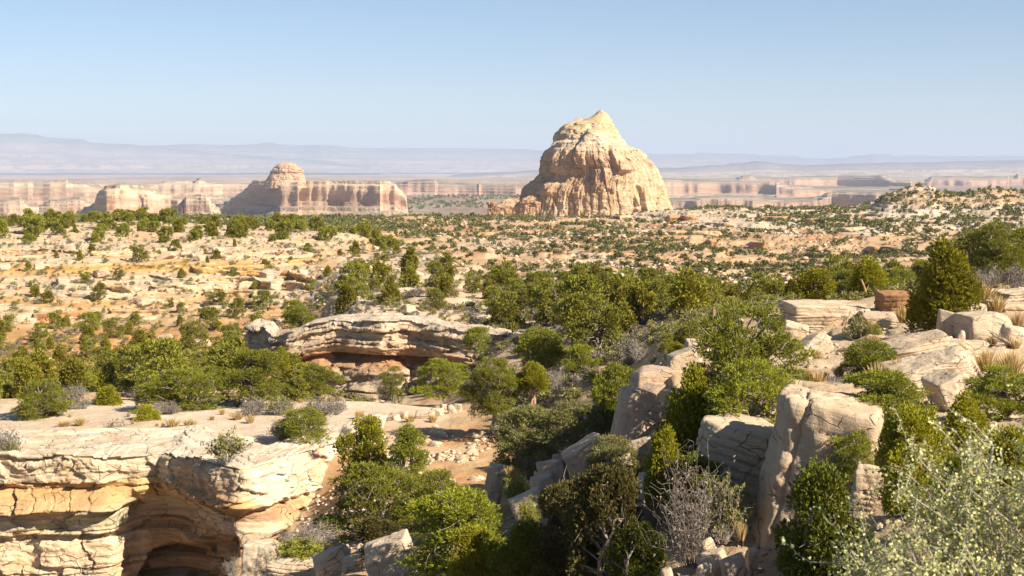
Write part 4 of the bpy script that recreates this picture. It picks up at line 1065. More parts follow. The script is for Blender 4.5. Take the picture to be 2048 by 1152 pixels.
def shrub(name, label, group, kind, k, loc, h, w, rot=None, cat='shrub'):
    tm, km = shrub_proto(kind, k)
    bh, bwid = {'sage': (0.9, 1.6), 'dead': (1.05, 1.6), 'green': (0.95, 1.3), 'rabbit': (0.88, 1.1), 'bare': (2.5, 3.2), 'pinlow': (1.0, 1.5)}[kind]
    e = empty(name, loc, label, cat, group)
    e.rotation_euler = (0, 0, R.uniform(0, 6.28) if rot is None else rot)
    e.scale = (w / bwid, w / bwid, h / bh)
    ob('stems', tm, e)
    if km: ob('leaves', km, e)
    return e

GR = {}
def tuft(label, group, k, loc, h, w, mat='grass', name='grass_tuft'):
    me = proto(('tuft', mat, k), lambda: blade_tuft('t', 900 + k, 0.6, 0.6, 190 if mat == 'grass' else 240, mat, 0.010))
    o = ob(name, me, None, loc); o.rotation_euler = (0, 0, R.uniform(0, 6.28)); o.scale = (w / 0.6, w / 0.6, h / 0.6)
    return tag(o, label, 'grass tuft', group)

# ------------------------------------------------------------------ boulders and slabs
_ICO = {}
def sphere_dirs(n):
    if n in _ICO: return _ICO[n]
    import bmesh
    b = bmesh.new(); bmesh.ops.create_icosphere(b, subdivisions=n, radius=1.0)
    v = np.array([x.co[:] for x in b.verts]); f = np.array([[q.index for q in p.verts] for p in b.faces]); b.free()
    _ICO[n] = (v, f); return v, f

def rock_mesh(seed, dims, res=5, box=0.7, nplanes=7, sharp=14, beds=0.0, bedh=0.12, rough=0.03, mat='boulder', tiltbed=0.0, crack=None, round_=None, smooth=False):
    """angular sandstone: a solid bounded by planes (a box plus random cuts), edges broken, beds pressed into its sides"""
    rs = rng(seed); n, f = sphere_dirs(res)
    P = []; Dd = []
    for ax in range(3):
        for sg in (1, -1):
            p = np.zeros(3); p[ax] = sg
            p += rs.normal(0, 0.10 * (1.3 - box), 3); p /= np.linalg.norm(p); P.append(p); Dd.append(rs.uniform(0.88, 1.05))
    for _ in range(nplanes):
        p = rs.normal(0, 1, 3); p[2] = p[2] * 0.6 + 0.15; p /= np.linalg.norm(p); P.append(p); Dd.append(rs.uniform(0.93, 1.22))
    P = np.array(P); Dd = np.array(Dd); sharp = sharp * 2.8
    dots = np.maximum(n @ P.T, 1e-4) / Dd
    r = (dots ** sharp).sum(1) ** (-1 / sharp)
    v = n * r[:, None] * np.array(dims) / 2
    sc = float(np.mean(dims))
    o3 = rs.uniform(-50, 50, 3)
    q = v / sc * 2.2 + o3
    nz = fbm3(q[:, 0], q[:, 1], q[:, 2], seed, 5)
    # broken facets: chips taken off corners and edges
    ce = np.floor(q * 1.7 + 0.5 * np.stack([vn3(q[:, 0], q[:, 1], q[:, 2], seed + i) for i in range(3)], 1))
    chip = h1(ce[:, 0] * 3 + ce[:, 1] * 17 + ce[:, 2] * 71, seed) - 0.5
    nz = nz + 0.55 * chip * (h1(ce[:, 0] * 5 + ce[:, 1] * 11 + ce[:, 2] * 37, seed + 1) > 0.45) + 0.35 * fbm3(q[:, 0] * 5, q[:, 1] * 5, q[:, 2] * 5, seed + 2, 3)
    if crack is None: crack = 3
    for _ in range(crack):
        pn = rs.normal(0, 1, 3); pn[2] *= 0.7; pn /= np.linalg.norm(pn)
        t_ = np.abs(v @ pn / sc - rs.uniform(-.35, .35) + 0.03 * fbm3(q[:, 0] * 2, q[:, 1] * 2, q[:, 2] * 2, seed + 9, 3))
        nz = nz - 0.55 * (1 - ss(0.0, 0.022, t_)) * ss(-.2, .2, vn3(q[:, 0], q[:, 1], q[:, 2], seed + 10))
    hn = n * np.array([1, 1, 0.5])
    v = v + n * (nz * rough * 1.7 * sc)[:, None]
    if beds:
        zq = v[:, 2] + tiltbed * v[:, 0] + 0.25 * bedh * fbm3(q[:, 0], q[:, 1], q[:, 2] * .5, seed + 5, 3)
        k = np.floor(zq / bedh); fr = zq / bedh - k
        off = (h1(k, seed) - 0.5) * beds - beds * 0.9 * (1 - ss(0.02, 0.16, np.minimum(fr, 1 - fr)))
        side = 1 - ss(0.75, 0.97, np.abs(n[:, 2] * r))
        v[:, :2] += n[:, :2] * (off * side)[:, None]
    return mesh_np('rock', v, f, smooth, None, [M[mat]])

def rock(label, loc, dims, seed, rot=(0, 0, 0), name='boulder', cat='boulder', group=None, me=None, **kw):
    if me is None: me = rock_mesh(seed, dims, **kw)
    me.name = name
    o = ob(name, me, None, loc); o.rotation_euler = [math.radians(a) for a in rot]
    return tag(o, label, cat, group)

# ------------------------------------------------------------------ rocks that lie on the land
def rk(label, px, py, D, w, h, seed, dep=0.8, rot=(0, 0, 0), name='boulder', cat='boulder', group=None, sink=0.12, **kw):
    wm = w / F * D; hm = h / F * D
    x = (px - 1024) / F * D; zc = -(py - HZ) / F * D
    y = D + dep * wm * 0.5
    g = float(H(x, y - dep * wm * 0.25)[0]) - sink
    top = zc + hm / 2; bot = min(zc - hm / 2, g)
    return rock(label, (x, y, (top + bot) / 2), (wm, dep * wm, top - bot), seed, rot, name, cat, group, **kw)

SL = dict(name='rock_slab', cat='rock slab')
# the big pale block and its neighbour across the crack
rk('huge pale sandstone block with steep left face and flat gravelly top', 1668, 972, 27.2, 215, 335, 1, 1.5, (-3, 9, -20), name='sandstone_block', cat='rock block', res=6, nplanes=3, box=0.95, sharp=13, beds=0.03, bedh=0.5, rough=0.035, mat='pale')
rk('tan layered block left of the dark crack beside the huge pale block', 1482, 940, 29.8, 165, 185, 2, 1.0, (0, 8, -14), name='sandstone_block', cat='rock block', res=6, nplanes=3, box=0.8, sharp=18, beds=0.07, bedh=0.2, rough=0.02, mat='boulder', tiltbed=0.12)
# the stacked ledge at the right
st = 'stacked slabs of the pale ledge below the yellow juniper'
rk('topmost thin slab of the pale stack in front of the curved trunk juniper', 1640, 622, 56.5, 122, 26, 3, 1.1, (1, 1, 4), group=st, res=5, box=0.9, nplanes=4, sharp=16, beds=0.05, bedh=0.14, rough=0.018, mat='cream', **SL)
rk('second thick slab of the pale stack, right under its topmost slab', 1637, 643, 56.2, 112, 22, 4, 1.2, (-1, -1, 2), group=st, res=5, box=0.9, nplanes=4, sharp=16, beds=0.05, bedh=0.15, rough=0.018, mat='boulder', **SL)
rk('third slab of the pale stack, ragged edged and shaded', 1648, 660, 56.2, 108, 18, 5, 1.2, (0, 0, -3), group=st, res=5, box=0.8, nplanes=4, sharp=14, beds=0.08, bedh=0.09, rough=0.03, mat='boulder', **SL)
rk('lowest slab of the pale stack, above the bare earth', 1660, 682, 56.0, 100, 30, 6, 1.2, (0, 0, 4), group=st, res=5, box=0.8, nplanes=4, sharp=14, beds=0.09, bedh=0.12, rough=0.03, mat='boulder', **SL)
rk('pale square block right of the slab stack, behind the dark green shrub', 1712, 655, 56.5, 62, 66, 7, 1.1, (0, -2, 8), res=5, box=0.9, nplanes=4, sharp=16, beds=0.05, bedh=0.3, rough=0.02, mat='cream')
rk('long thin ledge slab behind the pale square block', 1715, 618, 58.5, 120, 18, 8, 0.8, (0, 2, 0), res=5, box=0.8, nplanes=4, beds=0.06, bedh=0.1, rough=0.03, mat='cream', **SL)
rk('tan upright block under the rust brown boulder', 1775, 652, 55.5, 88, 52, 9, 0.9, (0, 0, -6), res=5, box=0.9, nplanes=4, sharp=16, beds=0.06, bedh=0.22, rough=0.022, mat='boulder')
rk('rust brown boulder on the ledge left of the tall juniper', 1806, 606, 56.0, 76, 34, 10, 0.9, (0, -2, 5), res=5, box=0.7, nplanes=6, beds=0.04, bedh=0.2, rough=0.03, mat='rust')
rk('low flat slab under the blond grass clump on the ledge', 1812, 652, 53.5, 80, 24, 11, 1.0, (0, 5, 0), res=5, box=0.8, nplanes=5, beds=0.06, bedh=0.1, rough=0.03, mat='boulder', **SL)
rk('broken low ledge block under the pale sage clump', 1800, 676, 52.5, 90, 26, 12, 0.9, (0, 0, 0), res=5, box=0.7, nplanes=6, beds=0.07, bedh=0.12, rough=0.04, mat='boulder')
rk('rounded cream boulder below the slab stack, beside the big pinyon', 1592, 678, 52, 66, 56, 13, 1.0, (0, 10, 0), res=5, box=0.5, nplanes=6, sharp=9, beds=0.05, bedh=0.3, rough=0.025, mat='cream')
rk('tilted wedge slab standing on the bare path right of the big pinyon', 1622, 706, 45, 92, 44, 14, 0.7, (0, -32, 8), res=5, box=0.8, nplanes=4, sharp=18, beds=0.06, bedh=0.16, rough=0.025, mat='grey', **SL)
# right-hand boulders
rk('smooth tan wedge boulder right of the tall juniper foot', 1911, 662, 45, 56, 66, 15, 0.9, (0, 12, -20), res=5, box=0.6, nplanes=5, sharp=20, rough=0.012, mat='boulder')
rk('largest grey white boulder in the pile right of the wedge boulder', 1982, 658, 44, 92, 62, 16, 0.9, (0, -6, 10), res=5, box=0.6, nplanes=8, sharp=18, rough=0.025, mat='grey')
rk('pale boulder tucked behind the wedge boulder and the largest grey boulder', 1952, 632, 47, 62, 44, 17, 0.9, (0, -14, 0), res=5, box=0.6, nplanes=6, rough=0.025, mat='cream')
rk('grey corner boulder beside the dead branch', 2040, 680, 42, 56, 48, 18, 0.9, (0, 8, 0), res=5, box=0.5, nplanes=8, rough=0.035, mat='grey')
rk('flat layered slab near the blond grass at the top of the right slope', 2044, 598, 49.5, 78, 24, 19, 0.9, (0, -4, 0), res=5, box=0.8, nplanes=5, beds=0.09, bedh=0.1, rough=0.03, mat='cream', **SL)
rk('thick block carrying the flat layered slab on the right slope', 2036, 622, 48.5, 84, 32, 20, 0.9, (0, 2, 6), res=5, box=0.8, nplanes=6, beds=0.05, bedh=0.2, rough=0.03, mat='boulder')
rk('thin pale slab lying flat under the dry shrubs uphill', 1985, 584, 53, 70, 10, 21, 0.9, (0, 0, 0), res=4, box=0.7, nplanes=5, rough=0.02, mat='cream', **SL)
rk('long overhanging slab with a dark hollow underneath, midway up the right slope', 1842, 702, 38.5, 128, 34, 22, 0.9, (0, -9, 4), res=5, box=0.7, nplanes=5, sharp=12, beds=0.05, bedh=0.12, rough=0.03, mat='boulder', sink=-0.42, **SL)
rk('cracked cream ledge above the overhanging slab', 1850, 683, 40.5, 90, 18, 23, 0.9, (0, -4, 0), res=5, box=0.7, nplanes=5, beds=0.08, bedh=0.08, rough=0.04, mat='cream', **SL)
rk('pale grey ledge slab right of the overhanging slab', 1925, 700, 40, 110, 34, 24, 0.9, (0, 5, 0), res=5, box=0.6, nplanes=6, sharp=10, beds=0.05, bedh=0.15, rough=0.03, mat='grey', **SL)
rk('big grey tilted slab with eroded swirls below the overhanging slab', 1878, 748, 34, 165, 56, 25, 0.8, (6, -20, 6), res=6, box=0.7, nplanes=5, sharp=12, beds=0.05, bedh=0.07, rough=0.03, mat='grey', tiltbed=0.3, **SL)
rk('grey block wedged under the right end of the big tilted slab', 1918, 780, 32, 86, 60, 26, 0.8, (0, -24, 10), res=5, box=0.7, nplanes=6, sharp=14, beds=0.04, bedh=0.08, rough=0.03, mat='grey')
rk('small tan stone perched at the right end of the tilted slab', 1944, 728, 34.5, 40, 26, 27, 0.8, (0, -16, 0), res=4, box=0.5, nplanes=6, rough=0.03, mat='boulder')
rk('small loose stone lying on the big tilted slab', 1878, 722, 35.5, 26, 12, 28, 0.8, (0, 0, 20), res=4, box=0.5, nplanes=6, rough=0.03, mat='cream', sink=-0.3)
for i, (px, py, D, w, h) in enumerate([(1900, 680, 42.5, 24, 12), (1935, 688, 42, 30, 12), (1965, 695, 41.5, 26, 12), (2005, 700, 41, 34, 16), (1925, 668, 44, 18, 10)]):
    rk('small stone of the loose rubble at the foot of the grey boulder pile', px, py, D, w, h, 300 + i, 0.9, (0, R.uniform(-15, 15), R.uniform(0, 90)), name='stone', cat='stone', group='loose stones under the boulder pile', res=3, box=0.5, nplanes=7, rough=0.03, mat='grey')
# the boulder spine running down to the wash
rk('leaning pinkish boulder below the layered one, left of the bushy junipers', 1275, 838, 37.5, 92, 92, 30, 0.9, (0, 14, 12), res=6, box=0.7, nplanes=5, sharp=18, rough=0.018, mat='pink')
red_slab = rk('upper layer of the pinkish boulder marked with a red dot', 1318, 758, 40.5, 100, 30, 31, 0.9, (0, -3, 6), res=5, box=0.8, nplanes=4, sharp=18, rough=0.02, mat='pink', **SL)
rk('thick pinkish block under the slab marked with a red dot', 1320, 798, 40, 104, 60, 32, 0.9, (0, 2, 4), res=5, box=0.9, nplanes=4, sharp=20, rough=0.018, mat='pink')
rk('pale angular rock above the red dotted slab, by the big pinyon', 1375, 722, 42.5, 70, 36, 33, 0.9, (0, -18, 0), res=5, box=0.6, nplanes=6, rough=0.025, mat='boulder')
rk('square tan block behind the angular rock, left of the big pinyon', 1402, 708, 43.5, 56, 44, 34, 0.9, (0, 3, 0), res=5, box=0.8, nplanes=4, rough=0.02, mat='boulder')
sp = 'broken stones of the ridge running down into the wash'
for i, (px, py, D, w, h, ry, m, lab) in enumerate([
    (1290, 902, 36, 62, 46, -20, 'grey', 'cracked grey rock right under the leaning pinkish boulder'),
    (1185, 905, 40, 95, 34, -34, 'pink', 'long smooth stone slanting down from the leaning pinkish boulder'),
    (1120, 945, 40.5, 50, 44, -20, 'pink', 'blunt pink stone at the lower end of the slanting stone'),
    (1092, 968, 40, 40, 30, -10, 'pink', 'small pink stone below the blunt pink stone in the gully'),
    (1068, 1000, 39, 70, 22, -24, 'grey', 'flat grey stone slipping into the yellow brush of the wash'),
    (985, 948, 47, 34, 34, 10, 'grey', 'lone dark grey stone in the wash above the yellow brush'),
    (1250, 925, 35, 40, 28, -14, 'grey', 'small grey stone half hidden by the olive shrub'),
    (1300, 960, 31, 36, 30, 0, 'grey', 'small stone in the shade behind the bare twig bush'),
    (1048, 1040, 34, 20, 46, 8, 'grey', 'narrow grey stone beside the yellow green plume'),
    (1115, 920, 42, 26, 20, 0, 'grey', 'little square stone on the dark side of the olive thicket')]):
    rk(lab, px, py, D, w, h, 400 + i, 0.8, (0, ry, R.uniform(-20, 20)), group=sp, res=5, box=0.6, nplanes=6, rough=0.03, mat=m)
# bottom edge
rk('broad cream boulder cut by the bottom edge, left of the pointed rock', 588, 1150, 41.5, 130, 46, 40, 0.7, (0, 2, 0), res=6, box=0.5, nplanes=6, sharp=10, beds=0.05, bedh=0.12, rough=0.03, mat='cream')
rk('pointed grey rock leaning in front of the dry juniper', 782, 1128, 37, 96, 92, 41, 0.6, (0, -22, 0), res=6, box=0.6, nplanes=5, sharp=16, rough=0.025, mat='grey')
rk('dark streaked boulder between the broad cream boulder and the pointed rock', 662, 1130, 40, 76, 50, 42, 0.8, (0, -24, 0), res=5, box=0.6, nplanes=6, beds=0.04, bedh=0.15, rough=0.03, mat='boulder')
rk('cracked pale boulder right of the dark streaked one', 712, 1140, 39.5, 62, 50, 43, 0.8, (0, -10, 0), res=5, box=0.6, nplanes=6, beds=0.04, bedh=0.15, rough=0.03, mat='boulder')
rk('cream ledge rock above the cave mouth corner', 520, 1118, 45, 90, 60, 44, 0.8, (0, 4, 0), res=5, box=0.7, nplanes=5, beds=0.07, bedh=0.18, rough=0.035, mat='cream')
for i, (px, py, D, w, h) in enumerate([(1440, 1120, 25.5, 60, 22), (1475, 1135, 25, 46, 40), (1420, 1090, 27, 40, 16), (1400, 1140, 24.5, 30, 26), (1500, 1110, 25.8, 26, 22), (1345, 1145, 24.5, 30, 16)]):
    rk('small tan stone on the rubble at the foot of the huge pale block', px, py, D, w, h, 420 + i, 0.8, (R.uniform(-20, 20), R.uniform(-25, 25), R.uniform(0, 90)), name='stone', cat='stone', group='stones at the foot of the huge pale block', res=4, box=0.6, nplanes=7, rough=0.03, mat='boulder')
rk('grey brown boulder under the yellow juniper at the right', 1742, 965, 24.5, 70, 70, 45, 0.8, (0, 6, 0), res=5, box=0.6, nplanes=6, beds=0.04, bedh=0.1, rough=0.03, mat='boulder')
# shelf stones
row = 'row of small broken slabs on the shelf'
for i, (px, py, D, w, h) in enumerate([(760, 838, 68.5, 24, 8), (783, 838, 68.5, 28, 9), (805, 832, 69, 20, 12), (850, 832, 69, 36, 15), (874, 826, 69.5, 24, 15), (888, 818, 70.5, 16, 16), (902, 818, 70.5, 14, 18), (914, 816, 70.5, 18, 16)]):
    D = place(px, py + h / 2)[1]
    rk('small cream slab of the broken row at the right end of the shelf', px, py, D, w, h, 440 + i, 0.8, (0, R.uniform(-20, 5), R.uniform(-30, 30)), name='rock_slab', cat='rock slab', group=row, res=4, box=0.8, nplanes=5, beds=0.03, bedh=0.12, rough=0.03, mat='cream')
tl = 'loose stones on the orange talus under the shelf end'
for i in range(26):
    px = R.uniform(850, 1000); py = R.uniform(850, 975)
    x, D, z = place(px, py); w = R.uniform(10, 30)
    rk('loose pale stone on the orange talus between the conical pinyon and the wash', px, py, D, w, w * R.uniform(.4, .8), 460 + i, 0.9, (R.uniform(-20, 20), R.uniform(-25, 25), R.uniform(0, 90)), name='stone', cat='stone', group=tl, res=3, box=0.6, nplanes=7, rough=0.03, mat='cream' if i % 3 else 'boulder')
rk('white blocky rock at the left foot of the shaded ledge', 562, 780, 93, 34, 40, 46, 0.8, (0, 10, 0), res=5, box=0.7, nplanes=6, rough=0.04, mat='cream')
rk('white weathered rock by the dead trunk above the shelf trees', 455, 712, 112, 50, 34, 47, 0.9, (0, -4, 0), res=5, box=0.7, nplanes=6, beds=0.1, bedh=0.3, rough=0.04, mat='cream')
# boulders strewn over the plateau face
BP = [rock_mesh(500 + i, (1.6, 1.3, 1.0), 4, 0.6, 7, 14, 0.06, 0.25, 0.035, ['cream', 'boulder', 'cream', 'boulder', 'cream'][i]) for i in range(5)]
ft = [('boulders strewn on the plateau face', 'angular cream boulder strewn on the pale rocky face left of the dark juniper', 0, 640, 178, 238, 26),
      ('boulders on the orange valley floor', 'cream boulder lying on the orange valley floor among small junipers', 0, 560, 118, 172, 22),
      ('boulders on the tree covered bench', 'pale boulder among the crowded trees of the middle bench', 760, 1400, 100, 165, 26),
      ('boulders on the plateau top', 'pale boulder on the white flat in front of the plateau tree row', 0, 880, 240, 300, 22)]
for grp, lab, a, b, d0, d1, n in ft:
    for i in range(n):
        px = R.uniform(a, b); D = R.uniform(d0, d1); x, y, z = spot(px, D)
        s = R.uniform(0.35, 1.0) ** 1.5 * (1.6 if grp.startswith('boulders strewn') else 1.0)
        o = rock(lab, (x, y, z + 0.25 * s), None, 0, (R.uniform(-15, 15), R.uniform(-15, 15), R.uniform(0, 360)), 'boulder', 'boulder', grp, me=BP[i % 5])
        o.scale = (s * R.uniform(.8, 1.4), s, s * R.uniform(.6, 1.1))
# the red mark on the pinkish slab: a flat dab of paint hugging its face
def red_mark():
    o = red_slab; me = o.data
    co = np.empty(len(me.vertices) * 3, np.float32); me.vertices.foreach_get('co', co); co = co.reshape(-1, 3)
    Rm = np.array(o.rotation_euler.to_matrix()); w = co @ Rm.T + np.array(o.location)
    d = np.hypot(1024 + w[:, 0] / w[:, 1] * F - 1311, HZ - w[:, 2] / w[:, 1] * F - 764)
    k = np.where(d < 4)[0]; k = k[np.argmin(w[k, 1])] if len(k) else int(np.argmin(d))
    n, f = sphere_dirs(2)
    v = (n * np.array([0.034, 0.02, 0.05]) * (1 + 0.25 * fbm3(n[:, 0] * 2, n[:, 1] * 2, n[:, 2] * 2, 5, 2))[:, None]) @ Rm + co[k]
    m, nt, b = nmat('red_paint'); b.inputs['Base Color'].default_value = (0.42, 0.02, 0.02, 1); b.inputs['Roughness'].default_value = 0.6
    ob('paint_mark', mesh_np('paint_mark', v, f, True, None, [m]), o)
red_mark()

# ------------------------------------------------------------------ trees standing close by, one by one
def T(label, px, top, D, w, kind, k, name=None, group=None, detail=2, base=None, rot=None):
    x, y, z = spot(px, D)
    if base is not None: z = -(base - HZ) / F * D
    h = -(top - HZ) / F * D - z
    nm = name or {'pinyon': 'pinyon_tree', 'conic': 'pinyon_tree', 'sparse': 'pinyon_tree', 'olive': 'olive_thicket'}.get(kind, 'juniper_tree')
    e = tree(nm, label, group, kind, k, detail, (x, y, z - 0.05), max(h, 0.6), w / F * D, rot)
    if kind == 'olive': e['category'] = 'shrub'
    return e

T('big bright green pinyon whose crown spreads above the pinkish boulders', 1488, 604, 37, 225, 'pinyon', 0, rot=0.6, base=860)
T('bushy blue green pinyon spilling over the tan layered block', 1500, 712, 32, 215, 'pinyon', 2, rot=2.0, base=905)
T('yellow green juniper between the leaning pinkish boulder and the tan block', 1385, 735, 33, 130, 'juniper', 0, base=985)
T('young yellow green juniper in front of the tan layered block', 1330, 850, 30.5, 95, 'juniper', 3, base=1000)
T('dark green pinyon left of the pinkish boulders, sunlit at its top', 1240, 728, 47, 112, 'pinyon', 3, base=905)
T('dark juniper standing against the foot of the huge pale block', 1645, 925, 21, 190, 'jundark', 0, base=1215)
T('bright yellow green round juniper right of the huge pale block', 1832, 808, 23, 165, 'bright', 1)
T('smaller yellow green juniper behind the bright round one', 1930, 782, 27, 110, 'bright', 0)
T('sparse dark pinyon shading the top of the huge pale block', 1768, 738, 29, 175, 'pinyon', 1, rot=1.1)
T('low dark pinyon branch mass at the right edge of the huge pale block', 1705, 855, 27, 90, 'pinyon', 2, base=960)
T('wide dark pinyon below the big tilted slab at the right', 2005, 728, 30, 165, 'pinyon', 0, rot=2.6)
T('small bright pinyon between the tilted wedge slab and the overhanging slab', 1746, 678, 37, 105, 'pinyon', 3, base=790)
T('tall pointed juniper among the boulders of the right slope', 1893, 480, 48, 138, 'juniper', 3, base=685)
T('large rounded pinyon on the skyline at the top right', 1985, 444, 60, 150, 'pinyon', 0, base=585)
T('dark pinyon behind the large rounded one at the right edge', 2062, 452, 63, 130, 'pinyon', 1, base=590)
T('yellow juniper with a broad pointed crown behind the slab stack', 1738, 512, 68, 104, 'bright', 0, base=622)
T('round juniper with a curved leaning trunk behind the slab stack', 1630, 535, 66, 105, 'juniper', 1, base=628)
T('dark juniper left of the yellow one, behind the slab stack', 1690, 538, 76, 72, 'pinyon', 3, base=615)
T('mid green pinyon right of the yellow juniper on the ledge', 1805, 532, 72, 80, 'pinyon', 0, base=612)
T('dark pinyon behind the tall pointed juniper', 1850, 520, 82, 90, 'pinyon', 1, base=612)
T('small juniper with an exposed orange trunk beside grey sagebrush', 1068, 722, 67, 58, 'trunky', 0, base=812)
T('broad pinyon hanging over the orange talus edge', 985, 715, 67, 118, 'pinyon', 0, base=842)
T('tall pinyon at the right end of the shaded ledge', 1085, 655, 79, 92, 'pinyon', 3, base=752)
T('pinyon with grey twigs right of the orange trunk juniper', 1162, 688, 72, 78, 'pinyon', 1, base=785)
T('spreading pinyon in front of the shaded ledge, left of the broad pinyon', 888, 715, 80, 98, 'pinyon', 2, base=796)
T('thin pinyon with a pale bent trunk growing on the ledge lip', 958, 652, 92, 66, 'sparse', 0, base=735)
T('small green pinyon with dry twigs right of the grey dead bush', 785, 732, 83, 52, 'sparse', 1, base=800)
T('dark green pinyon against the left foot of the shaded ledge', 632, 728, 87, 84, 'pinyon', 3, base=795)
T('rounded olive juniper at the canyon rim left of the conical pinyon', 733, 832, 52, 104, 'juniper', 1, base=965)
T('conical young pinyon standing at the canyon rim', 815, 848, 50.5, 78, 'conic', 0, base=975)
T('large tangled pinyon below the conical one, over the canyon', 755, 925, 47, 190, 'pinyon', 2, base=1085, rot=0.4)
T('second tangled pinyon right behind the large one in the wash', 870, 940, 44, 150, 'pinyon', 0, base=1080, rot=2.2)
T('big open pinyon with visible dark limbs at the bottom centre', 915, 978, 35, 215, 'pinyon', 1, base=1190, rot=1.9)
T('bright juniper at the foot of the big open pinyon, on the bottom edge', 945, 1050, 32, 120, 'juniper', 1, base=1195)
T('dry half dead juniper beside the pointed grey rock', 752, 1030, 39.5, 92, 'brown', 0, base=1120)
T('browned dark juniper filling the shade at the bottom centre', 1130, 955, 31, 175, 'brown', 1, base=1180)
T('tall dark juniper above the browned one, yellow at its tips', 1215, 920, 29.5, 150, 'brown', 0, base=1160)
T('low green juniper in the shade left of the bare twig bush', 1275, 1040, 26.5, 110, 'jundark', 1, base=1185)
T('dark juniper at the bottom edge between the pinyon and the browned juniper', 1050, 1040, 31, 120, 'jundark', 0, base=1200)
T('deep green juniper clump above the bare twig bush', 1395, 905, 29, 120, 'jundark', 1, base=1030)
T('olive grey thicket beside the gully, left one of two', 1055, 808, 49, 140, 'olive', 0, base=950)
T('olive grey thicket beside the gully, right one of two', 1150, 800, 46, 130, 'olive', 1, base=925)
T('open olive shrub with pale twigs below the leaning pinkish boulder', 1225, 872, 35.5, 150, 'olive', 2, base=985)
T('low spreading pinyon on the sandy shelf', 605, 812, 66, 122, 'pinyon', 2, base=888)
# trees along the back of the shelf
T('broad round pinyon at the back of the shelf, far left', 85, 758, 76, 108, 'pinyon', 0, base=852)
T('widest twiggy pinyon at the back of the shelf', 372, 735, 79, 165, 'pinyon', 2, base=838)
T('tall dark pinyon at the right end of the shelf trees', 512, 698, 80, 125, 'pinyon', 1, base=822)
T('small yellow juniper in front of the widest shelf pinyon', 295, 808, 73.5, 56, 'bright', 1, base=868)
T('bright juniper among the shelf trees, left of the widest pinyon', 215, 770, 82, 84, 'juniper', 3, base=840)
T('slim bright juniper at the right end of the shelf trees', 560, 694, 92, 42, 'juniper', 3, base=770)
T('olive pinyon between the yellow juniper and the widest pinyon', 320, 762, 84, 74, 'pinyon', 3, base=835)
T('dark pinyon cut by the left edge behind the shelf', 5, 768, 88, 62, 'pinyon', 1, base=830)
T('rounded pinyon second from the left edge behind the shelf', 158, 742, 97, 88, 'pinyon', 3, base=800)
T('dense pinyon behind the widest shelf pinyon', 430, 728, 92, 96, 'pinyon', 0, base=800)
T('large dark juniper alone on the slope above the shaded ledge', 722, 566, 122, 66, 'pinyon', 0, base=640)
T('olive pinyon at the foot of the pale slope left of the large dark juniper', 597, 612, 132, 54, 'pinyon', 3, base=668)

# ------------------------------------------------------------------ the mid-distance trees
ORD = ['leftmost', 'second', 'third', 'fourth', 'fifth', 'sixth', 'seventh']
def scatter(region, spans, d0, d1, n, hmin, hmax, mind, kinds, group, where, near=None, seed=0, sizes=None, dens=None):
    """trees standing apart on a piece of land; each span of the region has its own words"""
    rs = random.Random(seed); pts = []
    tries = 0
    while len(pts) < n and tries < n * 60:
        tries += 1
        px = rs.uniform(spans[0][0], spans[-1][1]); D = (rs.uniform(d0 ** .5, d1 ** .5)) ** 2
        x = (px - 1024) / F * D
        if dens and rs.random() > dens(px, D, x): continue
        if any((x - a) ** 2 + ((D - b) * 0.8) ** 2 < mind * mind * (0.6 + 0.8 * rs.random()) for a, b, *_ in pts): continue
        pts.append((x, D, px, rs.uniform(hmin, hmax) * (0.75 + 0.5 * rs.random()), rs.choice(kinds), rs.randrange(4)))
    for a, b, words_ in spans:
        sub = sorted([p for p in pts if a <= p[2] < b], key=lambda p: p[2])
        rows_ = {}
        for p in sub:
            rows_.setdefault('rear' if p[1] > (d0 + d1) / 2 else 'front', []).append(p)
        for rw, lst in rows_.items():
            for i, p in enumerate(lst):
                x, D, px, h, kind, k = p
                z = float(H(x, D)[0])
                nmk = 'pinyon' if kind == 'pinyon' else 'juniper'
                if len(lst) <= 7 and len(lst) > 1: lab = f'{(ORD[i] + (" from left" if i else "")) if i < len(lst) - 1 else "rightmost"} tree of the {rw} row {where} {words_}'
                elif len(lst) == 1: lab = f'single {nmk} of the {rw} row {where} {words_}'
                else: lab = f'{"olive" if kind == "pinyon" else "yellow green"} {nmk} of the {rw} row {where} {words_}'
                tree(nmk + '_tree', lab, f'{group} {words_} {rw}', kind, k, 1 if D < 230 else 0, (x, D, z - 0.08), h)

kp = ['pinyon', 'pinyon', 'juniper']
scatter('shelf back', [(-40, 130, 'at the left edge'), (130, 290, 'left of the yellow juniper'), (290, 440, 'behind the wide pinyon'), (440, 620, 'near the slim one')], 84, 110, 26, 2.0, 3.2, 2.6, kp, 'trees behind the shelf', 'behind the shelf', seed=1)
scatter('valley', [(-40, 110, 'at the left edge'), (110, 240, 'left of middle'), (240, 380, 'in its middle'), (380, 500, 'by the white rock'), (500, 600, 'below the pale slope')], 114, 172, 52, 1.3, 2.6, 3.4, kp, 'trees on the orange valley floor', 'on the orange valley', seed=2)
scatter('face', [(-40, 150, 'at the left edge'), (150, 330, 'below the ochre bed'), (330, 480, 'below the domed mesa'), (480, 640, 'near the orange scree'), (640, 800, 'above the dark juniper')], 176, 246, 38, 1.1, 2.2, 6.0, kp, 'trees on the plateau face', 'on the rocky face', seed=3)
